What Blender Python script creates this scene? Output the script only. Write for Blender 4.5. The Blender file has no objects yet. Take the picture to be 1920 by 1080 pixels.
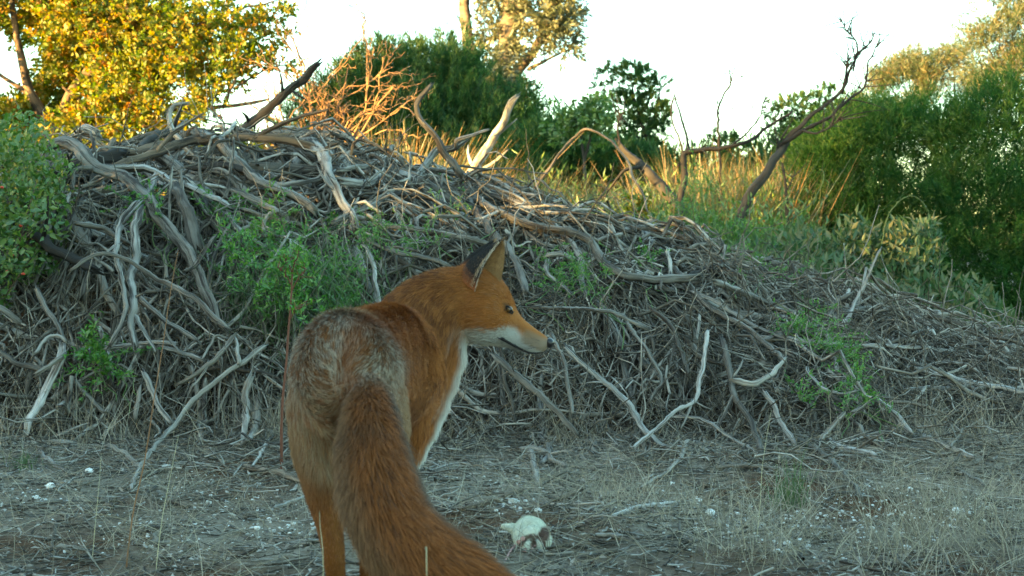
import bpy, math, random
import numpy as np
from mathutils import Vector

# ------------------------------------------------------------------ camera, sky, sun, exposure
SC = bpy.context.scene
COL = SC.collection
CAM_H = 0.52
PITCH = math.radians(1.375)
FPX = 2500.0
cam_d = bpy.data.cameras.new('camera')
cam_d.sensor_width = 36.0
cam_d.lens = 36.0 * FPX / 1920.0
cam_d.clip_start = 0.05
cam_d.clip_end = 3000
cam_d.dof.use_dof = True
cam_d.dof.focus_distance = 2.9
cam_d.dof.aperture_fstop = 11
cam = bpy.data.objects.new('camera', cam_d)
cam.location = (0, 0, CAM_H)
cam.rotation_euler = (math.pi / 2 - PITCH, 0, 0)
COL.objects.link(cam)
SC.camera = cam

SUN_EL = math.radians(6.0)
SUN_TO = np.array([-0.80 * math.cos(SUN_EL), -0.60 * math.cos(SUN_EL), math.sin(SUN_EL)])
world = bpy.data.worlds.new('World')
SC.world = world
world.use_nodes = True
wn = world.node_tree
bg = wn.nodes['Background']
sky = wn.nodes.new('ShaderNodeTexSky')
sky.sky_type = 'NISHITA'
sky.sun_disc = False
sky.sun_elevation = SUN_EL
sky.sun_rotation = math.atan2(-0.80, -0.60)
sky.air_density = 1.0
sky.dust_density = 1.6
sky.ozone_density = 1.0
wn.links.new(sky.outputs[0], bg.inputs[0])
bg.inputs[1].default_value = 0.15
sun_d = bpy.data.lights.new('sun', 'SUN')
sun_d.energy = 5.0
sun_d.angle = math.radians(0.6)
sun_d.color = (1.0, 0.52, 0.17)
sun = bpy.data.objects.new('sun', sun_d)
sun.rotation_euler = Vector(SUN_TO).to_track_quat('Z', 'Y').to_euler()
sun.location = (-20, -15, 10)
COL.objects.link(sun)
vs = SC.view_settings
vs.view_transform = 'Standard'
vs.look = 'None'
vs.gamma = 1.0
vs.use_curve_mapping = False
vs.exposure = 3.27
try:
    vs.use_white_balance = True
    vs.white_balance_temperature = 6080
    vs.white_balance_tint = -16
except Exception:
    pass
SC.render.film_transparent = False
SC.cycles.max_bounces = 6
SC.cycles.transparent_max_bounces = 8

rng = np.random.default_rng(7)
random.seed(7)

# ------------------------------------------------------------------ helpers
CP, SP = math.cos(PITCH), math.sin(PITCH)


def P(px, py, d):
    """the point of the place that lies at depth d in the direction of a photograph pixel"""
    a = (px - 960.0) / FPX
    b = (540.0 - py) / FPX
    return np.array([a * d, d * (CP + b * SP), CAM_H + d * (b * CP - SP)])


def PV(px, py, d):
    px, py, d = np.broadcast_arrays(np.asarray(px, float), np.asarray(py, float), np.asarray(d, float))
    a = (px - 960.0) / FPX
    b = (540.0 - py) / FPX
    return np.stack([a * d, d * (CP + b * SP), CAM_H + d * (b * CP - SP)], -1)


def unit(v):
    return v / np.maximum(np.linalg.norm(v, axis=-1, keepdims=True), 1e-9)


def rdir(n):
    return unit(rng.normal(size=(n, 3)))


class MB:
    """collects geometry in numpy arrays and links it as one mesh object"""

    def __init__(self):
        self.v, self.q, self.t, self.uv, self.tint = [], [], [], [], []
        self.n = 0

    def add(self, v, q=None, t=None, uv=None, tint=None):
        v = np.asarray(v, np.float32).reshape(-1, 3)
        m = len(v)
        self.v.append(v)
        if q is not None and len(q):
            self.q.append(np.asarray(q, np.int64).reshape(-1, 4) + self.n)
        if t is not None and len(t):
            self.t.append(np.asarray(t, np.int64).reshape(-1, 3) + self.n)
        self.uv.append(np.zeros((m, 2), np.float32) if uv is None else np.asarray(uv, np.float32).reshape(-1, 2))
        if tint is None:
            tint = np.full(m, 0.5)
        self.tint.append(np.broadcast_to(np.asarray(tint, np.float32), (m,)))
        self.n += m

    def mesh(self, name, smooth=True):
        me = bpy.data.meshes.new(name)
        v = np.concatenate(self.v)
        q = np.concatenate(self.q) if self.q else np.zeros((0, 4), np.int64)
        t = np.concatenate(self.t) if self.t else np.zeros((0, 3), np.int64)
        loops = np.concatenate([q.ravel(), t.ravel()]).astype(np.int32)
        me.vertices.add(len(v))
        me.vertices.foreach_set('co', v.ravel())
        me.loops.add(len(loops))
        me.loops.foreach_set('vertex_index', loops)
        me.polygons.add(len(q) + len(t))
        st = np.concatenate([np.arange(len(q)) * 4, len(q) * 4 + np.arange(len(t)) * 3]).astype(np.int32)
        me.polygons.foreach_set('loop_start', st)
        me.polygons.foreach_set('use_smooth', np.full(len(st), smooth))
        uvl = me.uv_layers.new(name='UVMap')
        uvl.data.foreach_set('uv', np.concatenate(self.uv)[loops].ravel())
        at = me.attributes.new('tint', 'FLOAT', 'POINT')
        at.data.foreach_set('value', np.concatenate(self.tint).astype(np.float32))
        me.update(calc_edges=True)
        me.validate()
        return me

    def build(self, name, mat, parent=None, smooth=True, loc=None):
        me = self.mesh(name, smooth)
        o = bpy.data.objects.new(name, me)
        me.materials.append(mat)
        COL.objects.link(o)
        if parent is not None:
            o.parent = parent
        return o


def tag(o, label=None, cat=None, group=None, kind=None):
    if label:
        o['label'] = label
    if cat:
        o['category'] = cat
    if group:
        o['group'] = group
    if kind:
        o['kind'] = kind
    return o


def empty(name, label, cat, group=None):
    o = bpy.data.objects.new(name, None)
    o.empty_display_size = 0.1
    COL.objects.link(o)
    return tag(o, label, cat, group)


def tubes(mb, pts, rad, S=4, tint=None, rough=0.0):
    """pts (T,K,3), rad (T,K)"""
    T, K, _ = pts.shape
    tan = np.gradient(pts, axis=1)
    tan = unit(tan)
    ref = np.zeros((T, 1, 3))
    ref[..., 2] = 1
    horiz = np.abs(tan[:, :, 2]).mean(1) > 0.8
    ref[horiz] = (1, 0, 0)
    s = unit(np.cross(tan, np.broadcast_to(ref, tan.shape)))
    u = np.cross(s, tan)
    ang = np.arange(S) / S * 2 * np.pi
    ca, sa = np.cos(ang), np.sin(ang)
    r = rad[:, :, None] * (1 + (rough * rng.normal(size=(T, K, S)) if rough else 0))
    v = pts[:, :, None, :] + r[..., None] * (s[:, :, None, :] * ca[None, None, :, None] + u[:, :, None, :] * sa[None, None, :, None])
    idx = np.arange(T * K * S).reshape(T, K, S)
    a = idx[:, :-1, :]
    b = np.roll(a, -1, axis=2)
    d = idx[:, 1:, :]
    c = np.roll(d, -1, axis=2)
    q = np.stack([a, b, c, d], -1).reshape(-1, 4)
    seg = np.linalg.norm(np.diff(pts, axis=1), axis=2)
    L = np.concatenate([np.zeros((T, 1)), np.cumsum(seg, 1)], 1)
    uv = np.zeros((T, K, S, 2))
    uv[..., 0] = ang / 6.283 + rng.random((T, 1, 1)) * 9
    uv[..., 1] = L[:, :, None] + rng.random((T, 1, 1)) * 50
    if tint is None:
        tint = rng.random(T)
    mb.add(v, q=q, uv=uv, tint=np.repeat(tint, K * S))


def strips(mb, base, dr, L, W, bend, K=4, tint=None):
    T = len(base)
    t = np.linspace(0, 1, K)
    pts = base[:, None, :] + dr[:, None, :] * (L[:, None] * t)[..., None] + bend[:, None, :] * (L[:, None] * t ** 2)[..., None]
    side = unit(np.cross(dr, rdir(T)))
    w = W[:, None] * (1.02 - t[None, :]) ** 0.6 * 0.5
    v = np.stack([pts - side[:, None] * w[..., None], pts + side[:, None] * w[..., None]], 2)
    idx = np.arange(T * K * 2).reshape(T, K, 2)
    q = np.stack([idx[:, :-1, 0], idx[:, :-1, 1], idx[:, 1:, 1], idx[:, 1:, 0]], -1)
    if tint is None:
        tint = rng.random(T)
    mb.add(v, q=q, tint=np.repeat(tint, K * 2))


def leaves(mb, c, a, n, L, W, tint=None, fold=0.25):
    T = len(c)
    s = unit(np.cross(a, n))
    n2 = np.cross(s, a)
    L = np.broadcast_to(L, (T,))[:, None]
    W = np.broadcast_to(W, (T,))[:, None]
    mid = c + a * L * 0.45
    v = np.stack([c, mid + s * W * 0.5 + n2 * W * fold, c + a * L - n2 * L * 0.08, mid - s * W * 0.5 + n2 * W * fold], 1)
    i = np.arange(T)[:, None] * 4
    t = np.concatenate([i + [0, 1, 2], i + [0, 2, 3]])
    if tint is None:
        tint = rng.random(T)
    mb.add(v, t=t, tint=np.repeat(tint, 4))


def resample(pts, n):
    """Catmull-Rom through the points"""
    p = np.asarray(pts, float)
    if len(p) == 2:
        return p[0] + (p[1] - p[0]) * np.linspace(0, 1, n)[:, None]
    pp = np.vstack([2 * p[0] - p[1], p, 2 * p[-1] - p[-2]])
    m = len(p) - 1
    seg = np.linalg.norm(np.diff(p, axis=0), axis=1)
    cum = np.concatenate([[0], np.cumsum(seg)])
    out = []
    for s in np.linspace(0, cum[-1], n):
        k = min(int(np.searchsorted(cum, s, 'right') - 1), m - 1)
        t = (s - cum[k]) / max(seg[k], 1e-9)
        a, b, c, d = pp[k], pp[k + 1], pp[k + 2], pp[k + 3]
        out.append(0.5 * ((2 * b) + (c - a) * t + (2 * a - 5 * b + 4 * c - d) * t * t + (3 * b - a - 3 * c + d) * t ** 3))
    return np.array(out)


def rough_tube(mb, pts, rad, S=12, gnarl=0.12, tint=None):
    """one branch: an uneven, ridged, twisting limb with closed, splintered ends"""
    K = len(pts)
    tan = unit(np.gradient(pts, axis=0))
    f = np.zeros((K, 3))
    ref = np.array([0.31, 0.2, 0.93])
    f[0] = unit(np.cross(tan[0], ref))
    for i in range(1, K):
        w = f[i - 1] - tan[i] * np.dot(f[i - 1], tan[i])
        f[i] = unit(w)
    g = np.cross(tan, f)
    seg = np.linalg.norm(np.diff(pts, axis=0), axis=1)
    L = np.concatenate([[0], np.cumsum(seg)])
    th = np.arange(S) / S * 2 * np.pi
    ph = rng.random(8) * 6.28
    r0 = float(np.mean(rad))
    tw = rng.uniform(-2.5, 2.5)
    lv = L[:, None]
    m = 1 + gnarl * (0.8 * np.sin(2 * th + ph[0] + tw * lv) + 0.8 * np.sin(3 * th + ph[1] + tw * 1.3 * lv)
                     + 0.6 * np.sin(5 * th + ph[2] + tw * 1.7 * lv)) \
        + gnarl * 0.9 * np.sin(lv * (0.5 / r0) + ph[3]) * np.sin(lv * (0.31 / r0) + ph[4] + th)
    for _k in range(max(1, int(L[-1] / (r0 * 16)))):
        m = m + 0.38 * np.exp(-((lv - rng.random() * L[-1]) / (r0 * 1.3)) ** 2) * (0.6 + 0.4 * np.cos(th - rng.random() * 6.28))
    m = m + rng.normal(size=(K, S)) * gnarl * 0.34
    r = rad[:, None] * m
    v = pts[:, None, :] + r[..., None] * (f[:, None, :] * np.cos(th)[None, :, None] + g[:, None, :] * np.sin(th)[None, :, None])
    # splintered ends
    for e, sg in ((0, -1), (K - 1, 1)):
        v[e] = pts[e] + (v[e] - pts[e]) * 0.72 + tan[e] * sg * (rng.random(S)[:, None] ** 2 * rad[e] * 4.0)
    idx = np.arange(K * S).reshape(K, S)
    a, d = idx[:-1], idx[1:]
    q = np.stack([a, np.roll(a, -1, 1), np.roll(d, -1, 1), d], -1).reshape(-1, 4)
    allv = np.vstack([v.reshape(-1, 3), [pts[0]], [pts[-1]]])
    c0, c1 = K * S, K * S + 1
    t = [(c0, idx[0, (j + 1) % S], idx[0, j]) for j in range(S)] + [(c1, idx[-1, j], idx[-1, (j + 1) % S]) for j in range(S)]
    uv = np.zeros((K, S, 2))
    off = rng.random(2) * 40
    uv[..., 0] = th / 6.283 + off[0]
    uv[..., 1] = L[:, None] + off[1]
    uv = np.vstack([uv.reshape(-1, 2), [off, off]])
    mb.add(allv, q=q, t=t, uv=uv, tint=rng.random() if tint is None else tint)


# ------------------------------------------------------------------ materials
def newmat(name):
    m = bpy.data.materials.new(name)
    m.use_nodes = True
    nt = m.node_tree
    for n in list(nt.nodes):
        if n.type != 'OUTPUT_MATERIAL':
            nt.nodes.remove(n)
    out = [n for n in nt.nodes if n.type == 'OUTPUT_MATERIAL'][0]
    return m, nt, out


def N(nt, typ, **kw):
    n = nt.nodes.new(typ)
    for k, v in kw.items():
        if k.startswith('i_'):
            n.inputs[int(k[2:])].default_value = v
        else:
            setattr(n, k, v)
    return n


def ramp(nt, stops, src):
    r = nt.nodes.new('ShaderNodeValToRGB')
    el = r.color_ramp.elements
    while len(el) < len(stops):
        el.new(0.5)
    for e, (p, c) in zip(el, stops):
        e.position = p
        e.color = (*c, 1)
    nt.links.new(src, r.inputs[0])
    return r.outputs[0]


def mat_wood(name, cols, crack=(0.035, 0.03, 0.026), bump=0.6, su=5.0, sv=5.0):
    m, nt, out = newmat(name)
    uv = N(nt, 'ShaderNodeUVMap')
    mp = N(nt, 'ShaderNodeMapping')
    mp.inputs['Scale'].default_value = (su, sv, 1)
    nt.links.new(uv.outputs[0], mp.inputs[0])
    n1 = N(nt, 'ShaderNodeTexNoise')
    n1.inputs['Scale'].default_value = 1.0
    n1.inputs['Detail'].default_value = 5
    n1.inputs['Roughness'].default_value = 0.65
    nt.links.new(mp.outputs[0], n1.inputs[0])
    mp2 = N(nt, 'ShaderNodeMapping')
    mp2.inputs['Scale'].default_value = (1.7, 9, 1)
    nt.links.new(uv.outputs[0], mp2.inputs[0])
    n2 = N(nt, 'ShaderNodeTexNoise')
    n2.inputs['Scale'].default_value = 1.0
    n2.inputs['Detail'].default_value = 3
    nt.links.new(mp2.outputs[0], n2.inputs[0])
    at = N(nt, 'ShaderNodeAttribute', attribute_name='tint')
    ad = N(nt, 'ShaderNodeMath', operation='MULTIPLY_ADD')
    nt.links.new(n2.outputs[0], ad.inputs[0])
    ad.inputs[1].default_value = 1.1
    sb = N(nt, 'ShaderNodeMath', operation='MULTIPLY_ADD')
    nt.links.new(at.outputs['Fac'], sb.inputs[0])
    sb.inputs[1].default_value = 0.9
    sb.inputs[2].default_value = -0.5
    nt.links.new(sb.outputs[0], ad.inputs[2])
    base = ramp(nt, [(i / (len(cols) - 1), c) for i, c in enumerate(cols)], ad.outputs[0])
    ck = N(nt, 'ShaderNodeMapRange')
    ck.inputs[1].default_value = 0.40
    ck.inputs[2].default_value = 0.54
    nt.links.new(n1.outputs[0], ck.inputs[0])
    mx = N(nt, 'ShaderNodeMix', data_type='RGBA')
    nt.links.new(ck.outputs[0], mx.inputs[0])
    mx.inputs[6].default_value = (*crack, 1)
    nt.links.new(base, mx.inputs[7])
    b = N(nt, 'ShaderNodeBsdfPrincipled')
    b.inputs['Roughness'].default_value = 0.85
    b.inputs['Specular IOR Level'].default_value = 0.25
    nt.links.new(mx.outputs[2], b.inputs['Base Color'])
    bp = N(nt, 'ShaderNodeBump')
    bp.inputs['Strength'].default_value = bump
    bp.inputs['Distance'].default_value = 0.010
    nt.links.new(n1.outputs[0], bp.inputs['Height'])
    nt.links.new(bp.outputs[0], b.inputs['Normal'])
    nt.links.new(b.outputs[0], out.inputs[0])
    return m


def mat_leaf(name, cols, trans=0.35, gloss=0.06, rough=0.5):
    m, nt, out = newmat(name)
    at = N(nt, 'ShaderNodeAttribute', attribute_name='tint')
    c = ramp(nt, [(i / (len(cols) - 1), k) for i, k in enumerate(cols)], at.outputs['Fac'])
    d = N(nt, 'ShaderNodeBsdfDiffuse')
    t = N(nt, 'ShaderNodeBsdfTranslucent')
    g = N(nt, 'ShaderNodeBsdfGlossy')
    g.inputs['Roughness'].default_value = rough
    g.inputs['Color'].default_value = (0.9, 0.9, 0.9, 1)
    nt.links.new(c, d.inputs[0])
    hs = N(nt, 'ShaderNodeHueSaturation')
    hs.inputs['Saturation'].default_value = 1.15
    hs.inputs['Value'].default_value = 1.5
    nt.links.new(c, hs.inputs['Color'])
    nt.links.new(hs.outputs[0], t.inputs[0])
    m1 = N(nt, 'ShaderNodeMixShader', i_0=trans)
    nt.links.new(d.outputs[0], m1.inputs[1])
    nt.links.new(t.outputs[0], m1.inputs[2])
    m2 = N(nt, 'ShaderNodeMixShader', i_0=gloss)
    nt.links.new(m1.outputs[0], m2.inputs[1])
    nt.links.new(g.outputs[0], m2.inputs[2])
    nt.links.new(m2.outputs[0], out.inputs[0])
    return m


def mat_plain(name, col, rough=0.6, spec=0.4, noise=0.0, scale=60):
    m, nt, out = newmat(name)
    b = N(nt, 'ShaderNodeBsdfPrincipled')
    b.inputs['Roughness'].default_value = rough
    b.inputs['Specular IOR Level'].default_value = spec
    b.inputs['Base Color'].default_value = (*col, 1)
    if noise:
        tc = N(nt, 'ShaderNodeTexCoord')
        n = N(nt, 'ShaderNodeTexNoise')
        n.inputs['Scale'].default_value = scale
        n.inputs['Detail'].default_value = 4
        nt.links.new(tc.outputs['Object'], n.inputs[0])
        c = ramp(nt, [(0.3, tuple(x * (1 - noise) for x in col)), (0.7, tuple(min(1, x * (1 + noise)) for x in col))], n.outputs[0])
        nt.links.new(c, b.inputs['Base Color'])
    nt.links.new(b.outputs[0], out.inputs[0])
    return m


def mat_attr(name, rough=0.6, spec=0.2, sheen=0.0):
    m, nt, out = newmat(name)
    at = N(nt, 'ShaderNodeAttribute', attribute_name='col')
    b = N(nt, 'ShaderNodeBsdfPrincipled')
    b.inputs['Roughness'].default_value = rough
    b.inputs['Specular IOR Level'].default_value = spec
    nt.links.new(at.outputs['Color'], b.inputs['Base Color'])
    nt.links.new(b.outputs[0], out.inputs[0])
    return m


M = {}
M['grey_wood'] = mat_wood('weathered_wood', [(0.085, 0.075, 0.062), (0.20, 0.19, 0.17), (0.40, 0.39, 0.37)])
M['pale_wood'] = mat_wood('pale_wood', [(0.19, 0.175, 0.15), (0.33, 0.315, 0.285), (0.50, 0.485, 0.46)], crack=(0.12, 0.10, 0.08))
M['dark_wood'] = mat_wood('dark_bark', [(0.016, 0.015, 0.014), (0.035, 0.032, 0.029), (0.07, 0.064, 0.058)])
M['brown_wood'] = mat_wood('brown_bark', [(0.10, 0.075, 0.05), (0.17, 0.13, 0.09), (0.25, 0.20, 0.15)])
M['twig'] = mat_wood('twig_wood', [(0.06, 0.052, 0.04), (0.17, 0.155, 0.13), (0.42, 0.40, 0.36)], bump=0.2, su=2, sv=12)
M['lit_twig'] = mat_wood('sunlit_spiny_twig', [(0.20, 0.11, 0.05), (0.34, 0.19, 0.09), (0.45, 0.28, 0.14)], bump=0.2, su=2, sv=12)  # orange of the low sun put into the twig colour
M['straw'] = mat_leaf('dry_straw', [(0.11, 0.092, 0.066), (0.24, 0.21, 0.155), (0.42, 0.38, 0.29)], trans=0.25)
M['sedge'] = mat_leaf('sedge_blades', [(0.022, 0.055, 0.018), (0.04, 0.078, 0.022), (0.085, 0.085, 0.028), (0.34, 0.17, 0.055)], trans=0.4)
M['green_grass'] = mat_leaf('green_grass', [(0.04, 0.08, 0.025), (0.08, 0.13, 0.04)], trans=0.35)
M['yellow_leaf'] = mat_leaf('yellow_green_leaf', [(0.05, 0.10, 0.014), (0.12, 0.17, 0.018), (0.24, 0.21, 0.02), (0.34, 0.16, 0.03)], trans=0.5, gloss=0.03)
M['bush_leaf'] = mat_leaf('bush_leaf', [(0.045, 0.10, 0.022), (0.085, 0.155, 0.03), (0.15, 0.20, 0.04)], trans=0.35)
M['needle'] = mat_leaf('needle_green', [(0.018, 0.052, 0.016), (0.035, 0.085, 0.024), (0.10, 0.13, 0.03)], trans=0.35, gloss=0.02)
M['tall_leaf'] = mat_leaf('eucalypt_leaf', [(0.05, 0.07, 0.03), (0.09, 0.10, 0.045), (0.14, 0.13, 0.06)], trans=0.3)
M['feather'] = mat_leaf('feathery_green', [(0.016, 0.056, 0.014), (0.034, 0.090, 0.02), (0.075, 0.13, 0.028)], trans=0.45, gloss=0.015)
M['sheoak'] = mat_leaf('sheoak_needle', [(0.03, 0.075, 0.025), (0.07, 0.10, 0.035), (0.20, 0.14, 0.05)], trans=0.4)
M['salt_leaf'] = mat_leaf('grey_green_leaf', [(0.04, 0.085, 0.03), (0.07, 0.12, 0.045), (0.17, 0.16, 0.07)], trans=0.3, gloss=0.04)
M['fern'] = mat_leaf('bright_creeper_leaf', [(0.05, 0.14, 0.02), (0.09, 0.21, 0.03), (0.16, 0.28, 0.045)], trans=0.4)
M['vine'] = mat_plain('vine_stem', (0.035, 0.07, 0.025))
M['stem_green'] = mat_plain('green_stem', (0.10, 0.16, 0.05))
M['stem_red'] = mat_plain('reddish_stem', (0.13, 0.05, 0.03))
M['pebble'] = mat_plain('white_pebble', (0.70, 0.71, 0.70), 0.7, 0.3, 0.12, 90)
M['berry'] = mat_plain('red_berry', (0.45, 0.05, 0.02), 0.35)

# ------------------------------------------------------------------ ground
def smooth(a, b, x):
    t = np.clip((x - a) / (b - a), 0, 1)
    return t * t * (3 - 2 * t)


def gz(x, y):
    x = np.asarray(x, float)
    y = np.asarray(y, float)
    z = 0.010 * np.sin(x * 3.1 + 1.3) * np.cos(y * 2.7) + 0.008 * np.sin(x * 7.3 + y * 5.1) + 0.004 * np.sin(x * 17 - y * 13)
    z = z + 0.42 * smooth(7.0, 15.0, y) + 0.5 * smooth(15, 60, y) * np.sin(x * 0.05 + 1) ** 2
    return z


xs = np.sinh(np.linspace(-6.2, 6.2, 200)) * 1.15
ys = np.concatenate([-np.sinh(np.linspace(6.2, 0.05, 70)) * 1.1, np.linspace(0, 8, 120), 8 + np.sinh(np.linspace(0.05, 6.0, 110)) * 1.6])
gx, gy = np.meshgrid(xs, ys)
gv = np.stack([gx, gy, gz(gx, gy)], -1)
idx = np.arange(gx.size).reshape(gx.shape)
gq = np.stack([idx[:-1, :-1], idx[:-1, 1:], idx[1:, 1:], idx[1:, :-1]], -1).reshape(-1, 4)
mg, nt, out = newmat('litter_soil')
tc = N(nt, 'ShaderNodeTexCoord')
n1 = N(nt, 'ShaderNodeTexNoise')
n1.inputs['Scale'].default_value = 2.2
n1.inputs['Detail'].default_value = 8
n2 = N(nt, 'ShaderNodeTexNoise')
n2.inputs['Scale'].default_value = 70
n2.inputs['Detail'].default_value = 6
n2.inputs['Roughness'].default_value = 0.75
n3 = N(nt, 'ShaderNodeTexVoronoi')
n3.inputs['Scale'].default_value = 130
for n in (n1, n2, n3):
    nt.links.new(tc.outputs['Object'], n.inputs['Vector'])
c1 = ramp(nt, [(0.25, (0.10, 0.078, 0.056)), (0.5, (0.215, 0.185, 0.145)), (0.75, (0.42, 0.38, 0.31))], n2.outputs[0])
c2 = ramp(nt, [(0.38, (0.42, 0.28, 0.20)), (0.55, (1.0, 1.0, 1.0))], n1.outputs[0])
mx = N(nt, 'ShaderNodeMix', data_type='RGBA', blend_type='MULTIPLY')
mx.inputs[0].default_value = 1
nt.links.new(c1, mx.inputs[6])
nt.links.new(c2, mx.inputs[7])
b = N(nt, 'ShaderNodeBsdfPrincipled')
b.inputs['Roughness'].default_value = 0.95
b.inputs['Specular IOR Level'].default_value = 0.1
nt.links.new(mx.outputs[2], b.inputs['Base Color'])
bp = N(nt, 'ShaderNodeBump')
bp.inputs['Strength'].default_value = 0.9
bp.inputs['Distance'].default_value = 0.012
nt.links.new(n2.outputs[0], bp.inputs['Height'])
nt.links.new(bp.outputs[0], b.inputs['Normal'])
nt.links.new(b.outputs[0], out.inputs[0])
mb = MB()
mb.add(gv, q=gq)
tag(mb.build('ground', mg), kind='structure')

# ------------------------------------------------------------------ the shape of the brush pile
HX = np.array([-3.2, -2.7, -2.2, -1.84, -1.36, -0.78, -0.35, -0.02, 0.19, 0.52, 0.95, 1.38, 1.77, 2.1, 2.6, 3.4])
HZ = np.array([0.30, 0.60, 0.84, 0.93, 1.00, 0.96, 0.82, 0.74, 0.68, 0.61, 0.46, 0.32, 0.20, 0.12, 0.07, 0.0])


def shell(x, y):
    hc = np.interp(x, HX, HZ)
    yf = 3.75
    yc = 5.35
    u = np.clip((y - yf) / (yc - yf), 0, 1)
    w = np.clip((y - yc) / 1.3, 0, 1)
    lump = 0.05 * np.sin(x * 9.1 + 2 * np.sin(y * 3.3)) * np.sin(y * 8.3 + 1.7 * x) + 0.035 * np.sin(x * 17 + 1 + y * 3) * np.sin(y * 15 - x * 4)
    lump = lump * np.clip(hc * 2.2, 0, 1) * np.clip((y - yf) * 6, 0, 1) * np.clip((6.3 - y) * 4, 0, 1)
    return np.where(y < yc, hc * np.sin(u * np.pi / 2) ** 0.85, hc * np.cos(w * np.pi / 2)) + lump + gz(x, y)


def ray_depth(px, py, dmax=7.5):
    d = np.linspace(1.6, dmax, 900)
    p = PV(px, py, d)
    hit = p[:, 2] < shell(p[:, 0], p[:, 1])
    k = np.argmax(hit)
    return float(d[k]) if hit[k] else None


# litter mound added under the branches, shade of the hollows put into its dark colour
cx = np.linspace(-3.2, 3.2, 110)
cy = np.linspace(3.7, 6.6, 60)
ccx, ccy = np.meshgrid(cx, cy)
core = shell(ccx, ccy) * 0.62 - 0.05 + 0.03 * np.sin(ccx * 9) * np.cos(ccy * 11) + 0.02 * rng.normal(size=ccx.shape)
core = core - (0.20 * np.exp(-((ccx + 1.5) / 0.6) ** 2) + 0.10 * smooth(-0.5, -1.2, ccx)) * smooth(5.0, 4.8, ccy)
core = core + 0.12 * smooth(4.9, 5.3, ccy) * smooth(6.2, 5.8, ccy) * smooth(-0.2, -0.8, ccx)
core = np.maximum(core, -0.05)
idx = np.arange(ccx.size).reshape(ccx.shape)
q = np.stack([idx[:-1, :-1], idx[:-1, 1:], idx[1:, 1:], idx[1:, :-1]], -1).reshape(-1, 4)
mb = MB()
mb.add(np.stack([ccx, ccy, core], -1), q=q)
M['core'] = mat_plain('dark_hollow_litter', (0.05, 0.036, 0.026), 0.95, 0.1, 0.6, 40)
tag(mb.build('dark_hollow_mound', M['core']), 'dark litter mound added inside the brush pile to keep its hollows dark', 'litter', kind='stuff')

# ------------------------------------------------------------------ branches traced one by one
# label, width at start, width at end, lift, points (px, py[, depth]), material
H = []


def B(label, w0, w1, pts, lift=0.05, m='grey_wood', cat='branch'):
    H.append((label, w0, w1, pts, lift, m, cat))


# crest and left side of the pile
B('thick snaking grey branch from the left bush down the front of the pile', 24, 19, [(70, 284), (127, 273), (157, 288), (187, 320), (227, 328), (253, 350), (287, 382), (307, 413), (337, 450), (360, 490), (380, 527), (400, 570), (410, 600)], 0.16)
B('long wavy grey branch crossing just above the thick snaking one', 16, 10, [(185, 312), (240, 312), (283, 317), (320, 337), (353, 350), (383, 363), (425, 385)], 0.12)
B('pale upright branch with a hooked tip standing over the left crest', 10, 13, [(345, 193, 4.95), (327, 197, 4.95), (316, 217, 4.95), (320, 243, 4.93), (343, 273, 4.9), (370, 303, 4.85), (390, 333, 4.8), (412, 366, 4.75), (430, 395, 4.7)], 0.1, 'pale_wood')
B('thick ridged branch sloping from the crest top towards centre left', 22, 15, [(375, 250), (417, 270), (443, 297), (477, 330), (507, 350), (533, 363), (567, 380), (590, 400)], 0.12)
B('heavy brown log along the left top of the crest', 20, 22, [(195, 280), (230, 282), (267, 280), (320, 265), (353, 250), (385, 249)], 0.05, 'brown_wood')
B('brown branch running parallel just below the crest log', 13, 16, [(220, 310), (250, 299), (277, 293), (320, 280), (362, 266), (395, 262)], 0.05, 'brown_wood')
B('long smooth log forming the top edge of the crest', 14, 18, [(385, 258), (443, 256), (500, 258), (550, 262), (587, 275), (620, 300)], 0.05, 'brown_wood')
B('thick flaking branch bending down beside the leaning spiny shrub', 24, 16, [(570, 266), (600, 290), (613, 317), (620, 343), (636, 370), (655, 400), (668, 425)], 0.12)
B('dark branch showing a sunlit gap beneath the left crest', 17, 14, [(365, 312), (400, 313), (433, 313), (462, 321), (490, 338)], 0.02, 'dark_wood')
B('short grey stub pointing up below the snaking branch', 13, 16, [(289, 330), (284, 345), (277, 362)], 0.13)
B('broad grey branch dropping steeply right of the snaking branch', 18, 24, [(328, 345), (334, 365), (343, 387), (357, 415), (367, 440), (374, 470)], 0.12)
B('slender bowed branch hanging over the dark hollow at left', 12, 10, [(258, 380), (233, 410), (222, 440), (218, 473), (223, 510), (233, 553), (238, 575), (228, 608), (206, 646)], 0.28)
B('straight upright grey pole in front of the dark hollow', 16, 15, [(264, 398), (256, 433), (255, 483), (249, 520), (250, 560), (247, 605), (252, 642)], 0.26)
B('arched branch curving across the foot of the upright pole', 8, 13, [(133, 507), (167, 483), (200, 478), (230, 483), (260, 503), (293, 523), (323, 537), (357, 555), (395, 590), (420, 612)], 0.30)
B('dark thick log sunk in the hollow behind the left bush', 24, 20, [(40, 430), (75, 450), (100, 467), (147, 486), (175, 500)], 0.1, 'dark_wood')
B('grey branch end pushing right above the arched branch', 12, 10, [(150, 417), (175, 422), (193, 427), (215, 441), (240, 455)], 0.2)
B('forked twig crossing the lower end of the snaking branch', 8, 6, [(402, 444), (383, 473), (367, 500), (348, 509)], 0.22)
B('long grey branch ending in a downturned fork left of the creeper', 11, 13, [(435, 357), (450, 362), (477, 373), (500, 388), (520, 398)], 0.12)
B('short bent prong hanging off the fork in the creeper', 9, 7, [(522, 396), (505, 402), (496, 414), (493, 432)], 0.14, 'pale_wood')
B('thin straight branch leaning left under the flaking branch', 7, 10, [(655, 308), (617, 328), (567, 343), (513, 349)], 0.14)
B('stout pale log end poking out left under the crest', 18, 16, [(112, 370), (150, 360), (187, 352), (215, 350)], 0.03)
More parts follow.
